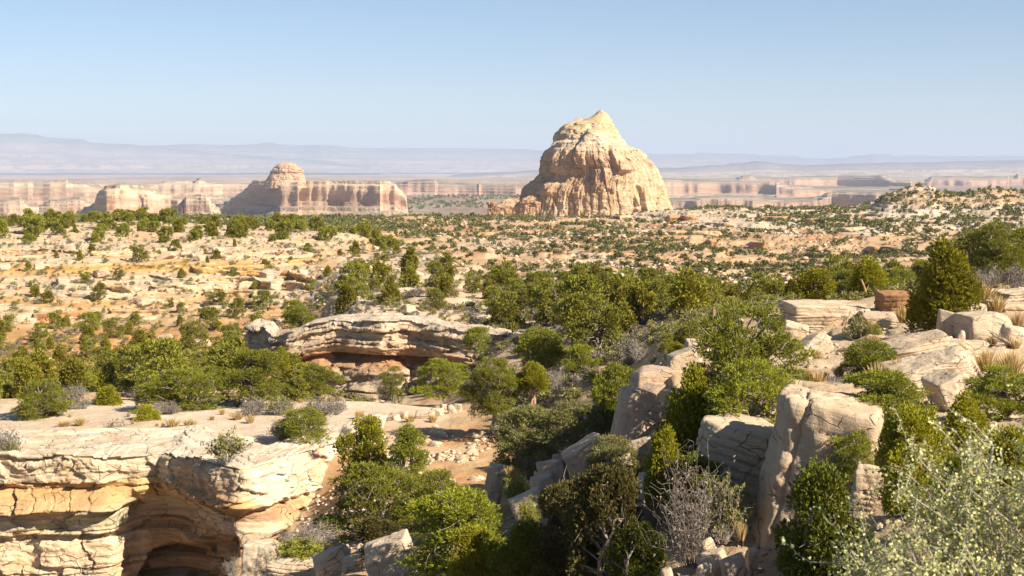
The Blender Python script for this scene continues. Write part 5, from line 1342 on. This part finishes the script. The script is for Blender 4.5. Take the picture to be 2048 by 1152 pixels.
scatter('rim', [(-40, 120, 'at the left edge'), (120, 260, 'under the rounded mesa'), (260, 380, 'under the stepped mesa'), (380, 520, 'under the sloping ramp'), (520, 660, 'under the dome'), (660, 800, 'under the long cliff'), (800, 940, 'toward the butte')], 252, 334, 122, 2.2, 3.4, 2.7, ['pinyon', 'pinyon', 'pinyon', 'juniper'], 'trees on the plateau top', 'on the plateau', seed=4,
        dens=lambda px, D, x: (1.0 if D > 300 else (0.6 if px < 350 else 0.12)))
scatter('slope', [(690, 800, 'by the dark juniper'), (800, 900, 'above the ledge')], 108, 160, 18, 1.6, 2.8, 3.0, kp, 'trees above the shaded ledge', 'on the slope', seed=5)
scatter('bench', [(880, 960, 'at its left end'), (960, 1050, 'above the ledge'), (1050, 1130, 'left of the butte foot'), (1130, 1210, 'below the butte'), (1210, 1290, 'below the butte flank'), (1290, 1380, 'near the fence post'), (1380, 1480, 'behind the big pinyon'), (1480, 1570, 'left of the slab stack')], 98, 144, 54, 1.8, 2.9, 3.2, ['pinyon', 'pinyon', 'pinyon', 'juniper'], 'trees on the middle bench', 'on the bench', seed=6,
        dens=lambda px, D, x: 0.35 if px < 960 else 1.0)
scatter('near bench', [(1150, 1240, 'left of grey sagebrush'), (1240, 1330, 'behind grey sagebrush'), (1330, 1440, 'around the fence post')], 76, 100, 13, 2.2, 3.2, 3.2, ['pinyon', 'pinyon', 'juniper'], 'trees in front of the bench', 'before the bench', seed=7)
scatter('hill', [(1480, 1640, 'left of the curved trunk'), (1640, 1790, 'behind the yellow juniper'), (1790, 1930, 'beside the tall juniper'), (1930, 2120, 'behind the skyline pinyon')], 82, 112, 14, 1.9, 2.7, 4.0, ['pinyon', 'pinyon', 'juniper'], 'trees behind the right ledge', 'behind the ledge', seed=8)

T('dark pinyon filling the dip left of the big bright green pinyon', 1392, 640, 50, 90, 'pinyon', 3, base=760)
T('low pinyon between the angular rock and the grey sagebrush', 1345, 665, 55, 80, 'pinyon', 2, base=745)
T('pinyon crown right behind the fence post', 1452, 612, 62, 100, 'pinyon', 1, base=700)
T('rounded pinyon under the fence wires', 1535, 590, 70, 96, 'pinyon', 0, base=672)
T('small crooked juniper left of the angular rock, with a bare stem', 1352, 682, 47, 52, 'trunky', 1, base=735)

T('green juniper behind the pale leaved bush at the right edge', 2015, 850, 20, 150, 'juniper', 1)
T('dark green juniper hidden low behind the pale leaved bush', 1925, 905, 18, 120, 'jundark', 1)

# ------------------------------------------------------------------ shrubs and grass
def S(label, px, py, D, w, h, kind, k, group=None, name='shrub', cat='shrub'):
    if D is None: x, D, z = place(px, py)
    else:
        x, y, z = spot(px, D)
        if py is not None: z = -(py - HZ) / F * D
    return shrub(name, label, group, kind, k, (x, D, z), h / F * D, w / F * D, cat=cat)

sg = dict(name='sagebrush', cat='shrub')
S('grey sagebrush alone on the sandy shelf, left of the yellow juniper', 232, 882, 71, 52, 42, 'sage', 0, **sg)
S('sagebrush cut by the left edge of the shelf', 15, 912, 64, 60, 52, 'sage', 1, **sg)
S('green leafed part of the brush at the left edge of the shelf', 22, 918, 63.4, 40, 34, 'green', 0, **sg)
S('spiky dry bush on the canyon rim', 455, 922, 59.3, 82, 58, 'green', 1)
S('grey sagebrush under the low spreading pinyon, on its far side', 640, 832, 70, 88, 34, 'sage', 2, **sg)
S('second grey sagebrush behind the low spreading pinyon', 672, 828, 71.5, 44, 32, 'sage', 0, **sg)
S('grey sagebrush left of the low spreading pinyon', 562, 878, 66.5, 56, 36, 'sage', 1, **sg)
S('pale dead bush in front of the shaded ledge', 762, 796, 83, 56, 46, 'dead', 0)
S('pale grey bush right of the orange trunk juniper', 1112, 778, 70, 70, 44, 'dead', 1)
S('large grey sagebrush on the bare patch of the bench edge', 1258, 722, 66, 66, 50, 'sage', 2, **sg)
S('grey sagebrush just below the large one on the bench edge', 1285, 728, 64, 60, 44, 'dead', 2)
S('pale grey bush beside the tall pinyon at the ledge end', 1165, 705, 79, 44, 36, 'sage', 0, **sg)
S('silver twig bush on the slope under the canyon lip', 632, 1088, 44, 105, 52, 'dead', 2)
S('smaller silver twig bush left of the first under the canyon lip', 578, 1098, 43.5, 60, 42, 'dead', 0)
S('low bright green pinyon scrub above the broad cream boulder', 600, 1118, 42.5, 100, 40, 'pinlow', 0)
S('dry twiggy bush at the bottom edge below the cave', 465, 1150, 43, 50, 36, 'dead', 1)
S('rounded yellow green rabbitbrush in the wash', 1030, 1008, 43, 62, 58, 'rabbit', 0, name='rabbitbrush')
S('bright yellow plume of rabbitbrush in front of the dark junipers', 1058, 1052, 33, 46, 52, 'rabbit', 1, name='rabbitbrush')
S('yellow green rabbitbrush on the shelf by the shaded ledge', 592, 796, 84.5, 32, 26, 'rabbit', 0, name='rabbitbrush')
S('big bare twig bush with grey branches in the lower centre', 1385, 1130, 26, 210, 215, 'bare', 0)
S('dark leggy bush behind the big bare twig bush', 1445, 1080, 28, 110, 120, 'green', 0)
S('dark green leafy shrub in front of the pale square block', 1712, 692, 53, 60, 66, 'green', 1)
S('pale sage clump right of the dark green leafy shrub', 1748, 678, 52.5, 36, 36, 'rabbit', 2)
S('dry grey bush behind the blond grass on the skyline', 1975, 578, 56, 90, 46, 'dead', 1)
S('second dry bush on the skyline at the right edge', 2035, 580, 55, 70, 50, 'sage', 0, **sg)
S('dry brown bush left of the two skyline bushes', 1925, 582, 57, 70, 40, 'dead', 0)
S('small dry bush on the bare path', 1668, 772, 36, 44, 30, 'dead', 2)
S('round brown bush under the small bright pinyon', 1712, 780, 37, 50, 38, 'dead', 1)
S('small green shrub on the shelf behind the lone sagebrush', 170, 862, 73, 34, 16, 'green', 1)
S('grey sage in the shelf corner left of the tangled pinyon', 690, 868, 62, 34, 16, 'sage', 2, **sg)
rs = random.Random(77)
for grp, lab, a, b, d0, d1, n, hh in [
    ('sagebrush at the back of the shelf', 'grey sagebrush clump between the trees at the back of the sandy shelf', -20, 600, 75, 92, 26, 1.0),
    ('sagebrush on the orange valley floor', 'grey brush dotting the orange valley floor between junipers', -20, 600, 108, 172, 46, 0.7),
    ('sagebrush on the bench', 'grey sagebrush among the trees of the middle bench', 740, 1420, 92, 160, 44, 0.9),
    ('sagebrush on the plateau face', 'small grey bush on the pale rocky plateau face', -20, 860, 176, 248, 46, 0.8),
    ('sagebrush on the plateau top', 'grey bush on the white flat before the plateau tree row', -20, 900, 250, 300, 34, 1.0)]:
    for i in range(n):
        px = rs.uniform(a, b); D = rs.uniform(d0, d1); x, y, z = spot(px, D); s = hh * rs.uniform(.6, 1.3)
        shrub('sagebrush', lab, grp, rs.choice(['sage', 'sage', 'dead', 'green']), rs.randrange(2), (x, D, z), s * 0.75, s * 1.35)

gt = 'dry grass tufts'
def G(label, px, py, D, w, h, k=0, group=None):
    if D is None: x, D, z = place(px, py)
    else:
        x, y, z = spot(px, D); z = -(py - HZ) / F * D if py is not None else z
    return tuft(label, group, k, (x, D, z), h / F * D, w / F * D)
G('blond grass clump on the ledge under the rust brown boulder', 1806, 642, 52.5, 40, 36, 0)
G('tall blond grass clump right of the tall juniper', 1992, 628, 46.5, 46, 44, 1)
G('wispy blond grass behind the tall clump on the skyline', 1965, 600, 50, 70, 36, 2)
G('blond grass tuft in the middle of the bare path', 1638, 772, 37, 44, 32, 0)
G('small blond tuft on the flat top of the huge pale block', 1664, 868, 28.6, 40, 26, 1)
G('tiny blond tuft near the left rim of the huge pale block', 1612, 838, 29, 18, 18, 2)
G('thin grass beside the small bright pinyon', 1758, 766, 35, 60, 46, 1)
G('tall thin grass in front of the overhanging slab', 1795, 752, 35, 40, 38, 2)
G('single thin tuft on the pale grey ledge slab', 1922, 715, 39, 24, 34, 0)
G('large tawny grass clump at the right edge above the wide dark pinyon', 2022, 752, 34, 70, 56, 1)
G('tawny grass left of the large clump at the right edge', 1972, 740, 35, 56, 46, 2)
G('grass in the shade at the foot of the huge pale block', 1480, 1085, 26.4, 34, 50, 0)
G('brown grass clump in the wash above the rabbitbrush', 1022, 958, 46, 36, 28, 1)
G('blond tuft beside the grey corner boulder', 2035, 660, 43.2, 30, 40, 2)
for i, (px, py, lab) in enumerate([(865, 838, 'blond tuft behind the broken slab row'), (718, 828, 'small round tuft on the shelf right of the sagebrush'), (820, 838, 'tuft between the broken slabs of the shelf row'), (530, 898, 'little tuft on the rim right of the spiky dry bush'), (385, 892, 'tuft on the rim left of the spiky dry bush'), (310, 886, 'tiny tuft alone on the pale rim'), (560, 886, 'tan tuft at the foot of the low spreading pinyon'), (185, 866, 'pale grass at the foot of the small green shrub'), (50, 890, 'pale grass beside the left edge brush'), (66, 878, 'second pale grass beside the left edge brush'), (545, 808, 'blond grass under the tall dark shelf pinyon'), (575, 802, 'blond grass left of the shelf rabbitbrush'), (130, 842, 'blond grass under the broad far left pinyon'), (160, 840, 'second blond grass under the broad far left pinyon'), (345, 852, 'blond grass in front of the widest shelf pinyon'), (380, 848, 'second blond grass in front of the widest shelf pinyon'), (475, 830, 'dry grass below the tall dark shelf pinyon'), (500, 838, 'second dry grass below the tall dark shelf pinyon')]):
    D = max((12.85 * F) / (py - HZ), 62)
    G(lab, px, None, D, rs.uniform(22, 40), rs.uniform(12, 22), i % 3)
for grp, lab, a, b, d0, d1, n in [('grass tufts of the sandy shelf', 'small dry tuft scattered on the sandy shelf', 0, 820, 64, 80, 26), ('grass tufts of the right slope', 'dry tuft on the gravel of the right slope', 1600, 2040, 34, 56, 26)]:
    for i in range(n):
        px = rs.uniform(a, b); D = rs.uniform(d0, d1); x, y, z = spot(px, D); s = rs.uniform(.15, .4)
        tuft(lab, grp, i % 3, (x, y, z), s, s * 1.3)

# the pale leaved bush close to the camera
def near_bush():
    x, y, z = spot(2075, 7.0)
    z = -2.85
    rs = rng(5); TT = Acc(); K = Acc()
    n = 150
    for i in range(n):
        a = rs.uniform(0, 2 * np.pi); rr = rs.uniform(0.1, 1) ** 0.55
        tip = np.array([np.cos(a) * rr * 1.05, np.sin(a) * rr * 0.85, 1.62 * (1 - 0.52 * rr ** 2) * rs.uniform(0.72, 1.05)])
        base = np.array([np.cos(a) * 0.12, np.sin(a) * 0.12, 0.0])
        (v, f), p = limb(base, tip, rs, 0.0075, 0.0028, 0.07, 9, 5, 0.05); TT.add(v, f)
        E = []; Nn = []
        for q in range(3, 9):
            for _ in range(2):
                e = p[q] + rs.normal(0, 0.10, 3) + (tip - base) * 0.06
                (v, f), pp = limb(p[q], e, rs, 0.003, 0.0014, 0.1, 5, 3); TT.add(v, f)
                for s in pp[1:]: E.append(s)
            E.append(p[q])
        E = np.array(E); E = np.repeat(E, 8, 0) + rs.normal(0, 0.017, (len(E) * 8, 3))
        N = rs.normal(0, .7, E.shape); N[:, 2] += 0.5
        # round leaves: six-sided, two quads each
        N /= np.linalg.norm(N, axis=1)[:, None]
        rnd = rs.normal(0, 1, N.shape); u = np.cross(N, rnd); u /= np.linalg.norm(u, axis=1)[:, None]; w = np.cross(N, u)
        r = rs.uniform(0.005, 0.0105, (len(E), 1))
        hx = [E + r * (np.cos(t) * u + 0.8 * np.sin(t) * w) for t in np.arange(6) * np.pi / 3]
        v = np.stack(hx, 1).reshape(-1, 3); i6 = np.arange(len(E))[:, None] * 6
        K.add(v, np.concatenate([i6 + np.array([0, 1, 2, 3]), i6 + np.array([0, 3, 4, 5])]))
    e = empty('leafy_bush', (x, y, z), 'pale green small leaved bush with long grey twigs, close and blurred at the bottom right', 'bush')
    v, f, m = TT.arrays(); ob('stems', mesh_np('stems', v, f, True, None, [M['twig']]), e)
    v, f, m = K.arrays(); ob('leaves', mesh_np('leaves', v, f, False, None, [M['bush']]), e)
near_bush()

# a dead branch among the boulders
def dead_branch():
    x = (2000 - 1024) / F * 41.5; z = -(690 - HZ) / F * 41.5
    rs = rng(3); TT = Acc()
    a = np.array([0.35, 0.1, -0.25]); b = np.array([-0.28, -0.1, 0.3])
    (v, f), p = limb(a, b, rs, 0.075, 0.03, 0.08, 7, 7); TT.add(v, f)
    for q, e in ((3, (-0.35, -.1, 0.1)), (4, (-.45, 0, .32)), (5, (-.5, -.1, .5)), (5, (-.1, 0, .5)), (6, (-.42, -.1, .42)), (2, (0.1, -.1, .25))):
        (v, f), pp = limb(p[q], np.array(e), rs, 0.028, 0.008, 0.12, 5, 5); TT.add(v, f)
    v, f, m = TT.arrays()
    o = ob('dead_branch', mesh_np('dead_branch', v, f, True, None, [M['bark']]), None, (x, 41.3, z))
    tag(o, 'dark forked dead branch lying against the largest grey white boulder', 'branch')
dead_branch()

# the wire fence behind the big pinyon
def fence():
    m1, nt, b = nmat('reddish_weathered_post'); tc = node(nt, 'ShaderNodeTexCoord')
    n = noise(nt, mapping(nt, tc.outputs['Object'], (30, 30, 4)), 1, 4)
    nt.links.new(mixc(nt, ramp(nt, n, .3, .7), (0.16, 0.07, 0.045), (0.30, 0.16, 0.10)), b.inputs['Base Color']); b.inputs['Roughness'].default_value = .85
    m2, nt, b = nmat('white_paint_band'); b.inputs['Base Color'].default_value = (.75, .74, .72, 1)
    m3, nt, b = nmat('galvanised_wire'); b.inputs['Base Color'].default_value = (.55, .54, .52, 1); b.inputs['Metallic'].default_value = .6; b.inputs['Roughness'].default_value = .45
    def pt(px, D): return spot(px, D)
    A_ = pt(1427, 46); B = pt(1586, 60)
    e = empty('wire_fence', (A_[0], A_[1], A_[2]), 'wire fence with a reddish post by the big pinyon and thin pale strands', 'fence')
    tops = []
    for i, (q, h, r) in enumerate(((A_, -(618 - HZ) / F * 46 - A_[2], 0.06), (B, -(586 - HZ) / F * 60 - B[2], 0.022))):
        o0 = np.array(q) - np.array(A_)
        v, f = tube([o0 + np.array([0, 0, -.3]), o0 + np.array([0, 0, h * .5]), o0 + np.array([0.01, 0, h])], [r, r * .97, r * .9], 10)
        vt = np.concatenate([v, [[o0[0] + .01, o0[1], o0[2] + h + .01]]]); k = len(v)
        f = np.concatenate([f, [[20 + j, 20 + (j + 1) % 10, k, k] for j in range(10)]])
        p = ob('post', mesh_np('post', vt, f, False, None, [m1]), e)
        if i == 0:
            for zf in (0.62, 0.76):
                v, f = tube([o0 + np.array([0.005, 0, h * zf]), o0 + np.array([0.005, 0, h * zf + .07])], [r + .004, r + .004], 10)
                ob('white_band', mesh_np('white_band', v, f, False, None, [m2]), p)
        tops.append((o0, h))
    for fr in (0.4, 0.58, 0.76, 0.93):
        for (oa, ha), (ob_, hb) in zip(tops[:-1], tops[1:]):
            t = np.linspace(0, 1, 9)[:, None]
            p = (oa + np.array([0, -.07, ha * fr])) * (1 - t) + (ob_ + np.array([0, -.05, hb * fr])) * t
            p[:, 2] -= 0.10 * np.sin(t[:, 0] * np.pi)
            v, f = tube(p, [0.0045] * 9, 4)
            ob('wire', mesh_np('wire', v, f, True, None, [m3]), e)
fence()

# ------------------------------------------------------------------ uncountable: far woodland, low scrub, rubble
def merged(name, protos, P, S, rots, mat, SZ=None):
    V = []; Fc = []; n = 0
    for i, (pv, pf) in enumerate(protos):
        k = np.arange(len(P)) % len(protos) == i
        p = P[k]; s = S[k]; r = rots[k]
        c, sn = np.cos(r)[:, None], np.sin(r)[:, None]
        x = pv[None, :, 0] * c - pv[None, :, 1] * sn; y = pv[None, :, 0] * sn + pv[None, :, 1] * c
        z = np.broadcast_to(pv[None, :, 2], x.shape)
        v = np.stack([x, y, z * (1 if SZ is None else 1)], -1) * s[:, None, None] + p[:, None, :]
        m = len(pv)
        Fc.append((pf[None] + (np.arange(len(p)) * m)[:, None, None]).reshape(-1, 4) + n); n += len(p) * m
        V.append(v.reshape(-1, 3))
    me = mesh_np(name, np.concatenate(V), np.concatenate(Fc), False, None, [M[mat]])
    return tag(ob(name, me), kind='stuff')

def crown_proto(seed, ncl, nb, L, Bw, Wd=1.0, H_=0.95, per=3):
    rs = rng(seed); K = Acc()
    a = rs.uniform(0, 6.28, ncl); rr = rs.uniform(0, 1, ncl) ** .5 * 0.42; z = rs.uniform(.16, .72, ncl)
    C_ = np.stack([np.cos(a) * rr, np.sin(a) * rr, z * (1 - .6 * rr)], 1)
    for c in C_:
        d = rs.normal(0, 1, (nb, 3)); d[:, 2] += .3; d /= np.linalg.norm(d, axis=1)[:, None]
        blades(K, c + d * 0.13 * rs.uniform(.5, 1, (nb, 1)), d + np.array([0, 0, .3]), L, Bw, rs, per, .5, 0, 0, False)
    v, f, m = K.arrays(); v = v * np.array([Wd, Wd, H_]); return v, f

def woodland():
    rs = np.random.default_rng(8)
    def pick(n, d0, d1, p0, p1, rel, thr, seed):
        px = rs.uniform(p0, p1, n); D = np.sqrt(rs.uniform(d0 ** 2, d1 ** 2, n)); x = (px - 1024) / F * D
        nz = fbm2(x / (d1 * rel), D / (d1 * rel * 1.6), seed, 4)
        keep = rs.uniform(0, 1, n) < ss(thr - .7, thr + .55, nz) * (1 - 0.62 * ss(1600, 1720, px) * ss(800, 900, D))
        return px[keep], x[keep], D[keep]
    A1 = []
    for (n, d0, d1, p0, p1, rel, thr) in [(5200, 345, 640, -50, 2100, 0.08, 0.05), (11500, 600, 1000, -50, 2100, 0.06, 0.05), (6500, 900, 1120, -50, 2100, 0.05, 0.15)]:
        px, x, D = pick(n, d0, d1, p0, p1, rel, thr, 91)
        bt = (np.hypot(x - 66, D - 1150) < 90) | ((np.abs(x - 40) < 120) & (D > 860) & (rs.uniform(0, 1, len(x)) < 0.6))
        A1.append(np.stack([x[~bt], D[~bt], H(x[~bt], D[~bt])], 1))
    P = np.concatenate(A1); s = (1.0 + 2.2 * rs.uniform(0, 1, len(P)) ** 1.5) * (0.85 + P[:, 1] / 4500)
    near = P[:, 1] < 640
    merged('woodland_vegetation', [crown_proto(i, 7, 7, .20, .15) for i in range(5)], P[near], s[near] * 1.15, rs.uniform(0, 6.28, near.sum()), 'far')
    P2 = P[~near]; s2 = s[~near]
    merged('far_woodland_vegetation', [crown_proto(20 + i, 5, 4, .30, .24, per=2) for i in range(5)], P2, s2 * 1.2, rs.uniform(0, 6.28, len(P2)), 'far')
    # beyond the butte, on the flats between the mesas
    px = rs.uniform(-60, 2100, 16000); D = np.sqrt(rs.uniform(1130 ** 2, 1640 ** 2, 16000)); x = (px - 1024) / F * D
    k = fbm2(x / 90, D / 150, 4, 4) > -0.1
    x, D = x[k], D[k]; bt = np.hypot(x - 66, D - 1150) < 95
    x, D = x[~bt], D[~bt]
    merged('distant_woodland_vegetation', [crown_proto(40 + i, 4, 3, .4, .34, per=2) for i in range(4)], np.stack([x, D, H(x, D)], 1), rs.uniform(2, 4, len(x)) * 1.2, rs.uniform(0, 6.28, len(x)), 'far')
    px = rs.uniform(-60, 2100, 15000); D = np.exp(rs.uniform(np.log(1750), np.log(5600), 15000)); x = (px - 1024) / F * D
    k = fbm2(x / 160, D / 260, 6, 4) > -0.05
    x, D = x[k], D[k]
    merged('remote_woodland_vegetation', [crown_proto(50 + i, 3, 3, .5, .42, per=2) for i in range(4)], np.stack([x, D, H_far(x, D)], 1), rs.uniform(3, 6, len(x)) * (0.6 + D / 5000), rs.uniform(0, 6.28, len(x)), 'far')
    # low scrub over everything nearer
    px = rs.uniform(-40, 2080, 9000); D = np.exp(rs.uniform(np.log(64), np.log(340), 9000)); x = (px - 1024) / F * D
    k = (fbm2(x / 8, D / 12, 14, 3) > 0.05) & ~((D < 90) & (px < 985))
    x, D = x[k], D[k]
    merged('scrub_vegetation', [crown_proto(60 + i, 7, 9, .17, .045) for i in range(4)], np.stack([x, D, H(x, D)], 1), rs.uniform(.25, .8, len(x)), rs.uniform(0, 6.28, len(x)), 'sage')
    px = rs.uniform(-40, 2080, 24000); D = np.exp(rs.uniform(np.log(340), np.log(1000), 24000)); x = (px - 1024) / F * D
    k = fbm2(x / 30, D / 45, 24, 3) > -0.1
    x, D = x[k], D[k]
    m2 = rs.uniform(0, 1, len(x)) < 0.55
    merged('green_plain_scrub_vegetation', [crown_proto(90 + i, 3, 4, .3, .2, per=2) for i in range(4)], np.stack([x[m2], D[m2], H(x[m2], D[m2])], 1), rs.uniform(.6, 1.5, m2.sum()), rs.uniform(0, 6.28, m2.sum()), 'far')
    x, D = x[~m2], D[~m2]
    merged('plain_scrub_vegetation', [crown_proto(80 + i, 3, 4, .3, .2, per=2) for i in range(4)], np.stack([x, D, H(x, D)], 1), rs.uniform(.5, 1.3, len(x)), rs.uniform(0, 6.28, len(x)), 'sage')
    px = rs.uniform(-40, 2080, 5000); D = np.exp(rs.uniform(np.log(64), np.log(340), 5000)); x = (px - 1024) / F * D
    k = ~((D < 90) & (px < 985))
    x, D = x[k], D[k]
    merged('green_scrub_vegetation', [crown_proto(70 + i, 7, 9, .17, .05) for i in range(4)], np.stack([x, D, H(x, D)], 1), rs.uniform(.3, 1.0, len(x)), rs.uniform(0, 6.28, len(x)), 'olive')

def rubble():
    rs = np.random.default_rng(18)
    pr = []
    for i in range(6):
        n, f = sphere_dirs(1); r = rng(700 + i)
        pl = r.normal(0, 1, (9, 3)); pl /= np.linalg.norm(pl, axis=1)[:, None]; d = r.uniform(.35, .6, 9)
        rad = ((np.maximum(n @ pl.T, 1e-4) / d) ** 12).sum(1) ** (-1 / 12)
        v = n * np.minimum(rad, .8)[:, None] * np.array([1, .8, .55]); pr.append((v, np.concatenate([f, f[:, 2:3]], 1)))
    def put(nm, n, p0, p1, d0, d1, smin, smax, mat, thr=0.0, rel=6):
        px = rs.uniform(p0, p1, n); D = np.exp(rs.uniform(np.log(d0), np.log(d1), n)); x = (px - 1024) / F * D
        k = fbm2(x / rel, D / rel / 1.4, 33, 4) > thr
        x, D = x[k], D[k]; s = smin + (smax - smin) * rs.uniform(0, 1, len(x)) ** 3
        merged(nm, pr, np.stack([x, D, H(x, D) + s * .1], 1), s, rs.uniform(0, 6.28, len(x)), mat)
    put('rubble', 5000, -40, 900, 165, 300, .10, .7, 'cream', -.05, 9)
    put('ochre_rubble', 1500, -40, 900, 165, 250, .12, .8, 'rust', .1, 7)
    put('valley_rubble', 3000, -40, 1300, 92, 170, .12, .7, 'boulder', .0, 6)
    put('wash_rubble', 5000, 560, 1080, 38, 70, .05, .35, 'cream', -.1, 3)
    put('slope_rubble', 5000, 1280, 2080, 22, 60, .04, .22, 'boulder', -.05, 2)
    put('plain_rubble', 12000, 700, 2080, 330, 1050, .5, 3.0, 'cream', -.05, 30)
    put('rusty_plain_rubble', 5000, 700, 2080, 330, 1050, .5, 2.4, 'rust', .12, 40)
woodland(); rubble()

# ------------------------------------------------------------------ the dry desert haze
def build_haze():
    bx = (-34000, 34000); by = (-400, 64000); bz = (-260, 790)
    v = [(x, y, z) for x in bx for y in by for z in bz]
    f = [(0, 1, 3, 2), (4, 6, 7, 5), (0, 4, 5, 1), (2, 3, 7, 6), (0, 2, 6, 4), (1, 5, 7, 3)]
    me = mesh_np('haze', v, f)
    m = bpy.data.materials.new('haze_air'); m.use_nodes = True
    nt = m.node_tree; nt.nodes.remove(nt.nodes['Principled BSDF'])
    pv = nt.nodes.new('ShaderNodeVolumePrincipled')
    pv.inputs['Color'].default_value = (0.525, 0.635, 0.845, 1)
    pv.inputs['Density'].default_value = HAZE_DENSITY
    pv.inputs['Anisotropy'].default_value = 0.0
    nt.links.new(pv.outputs[0], nt.nodes['Material Output'].inputs['Volume'])
    m.cycles.homogeneous_volume = True
    me.materials.append(m)
    tag(ob('haze', me), kind='stuff')

HAZE_DENSITY = 0.5e-4
build_haze()
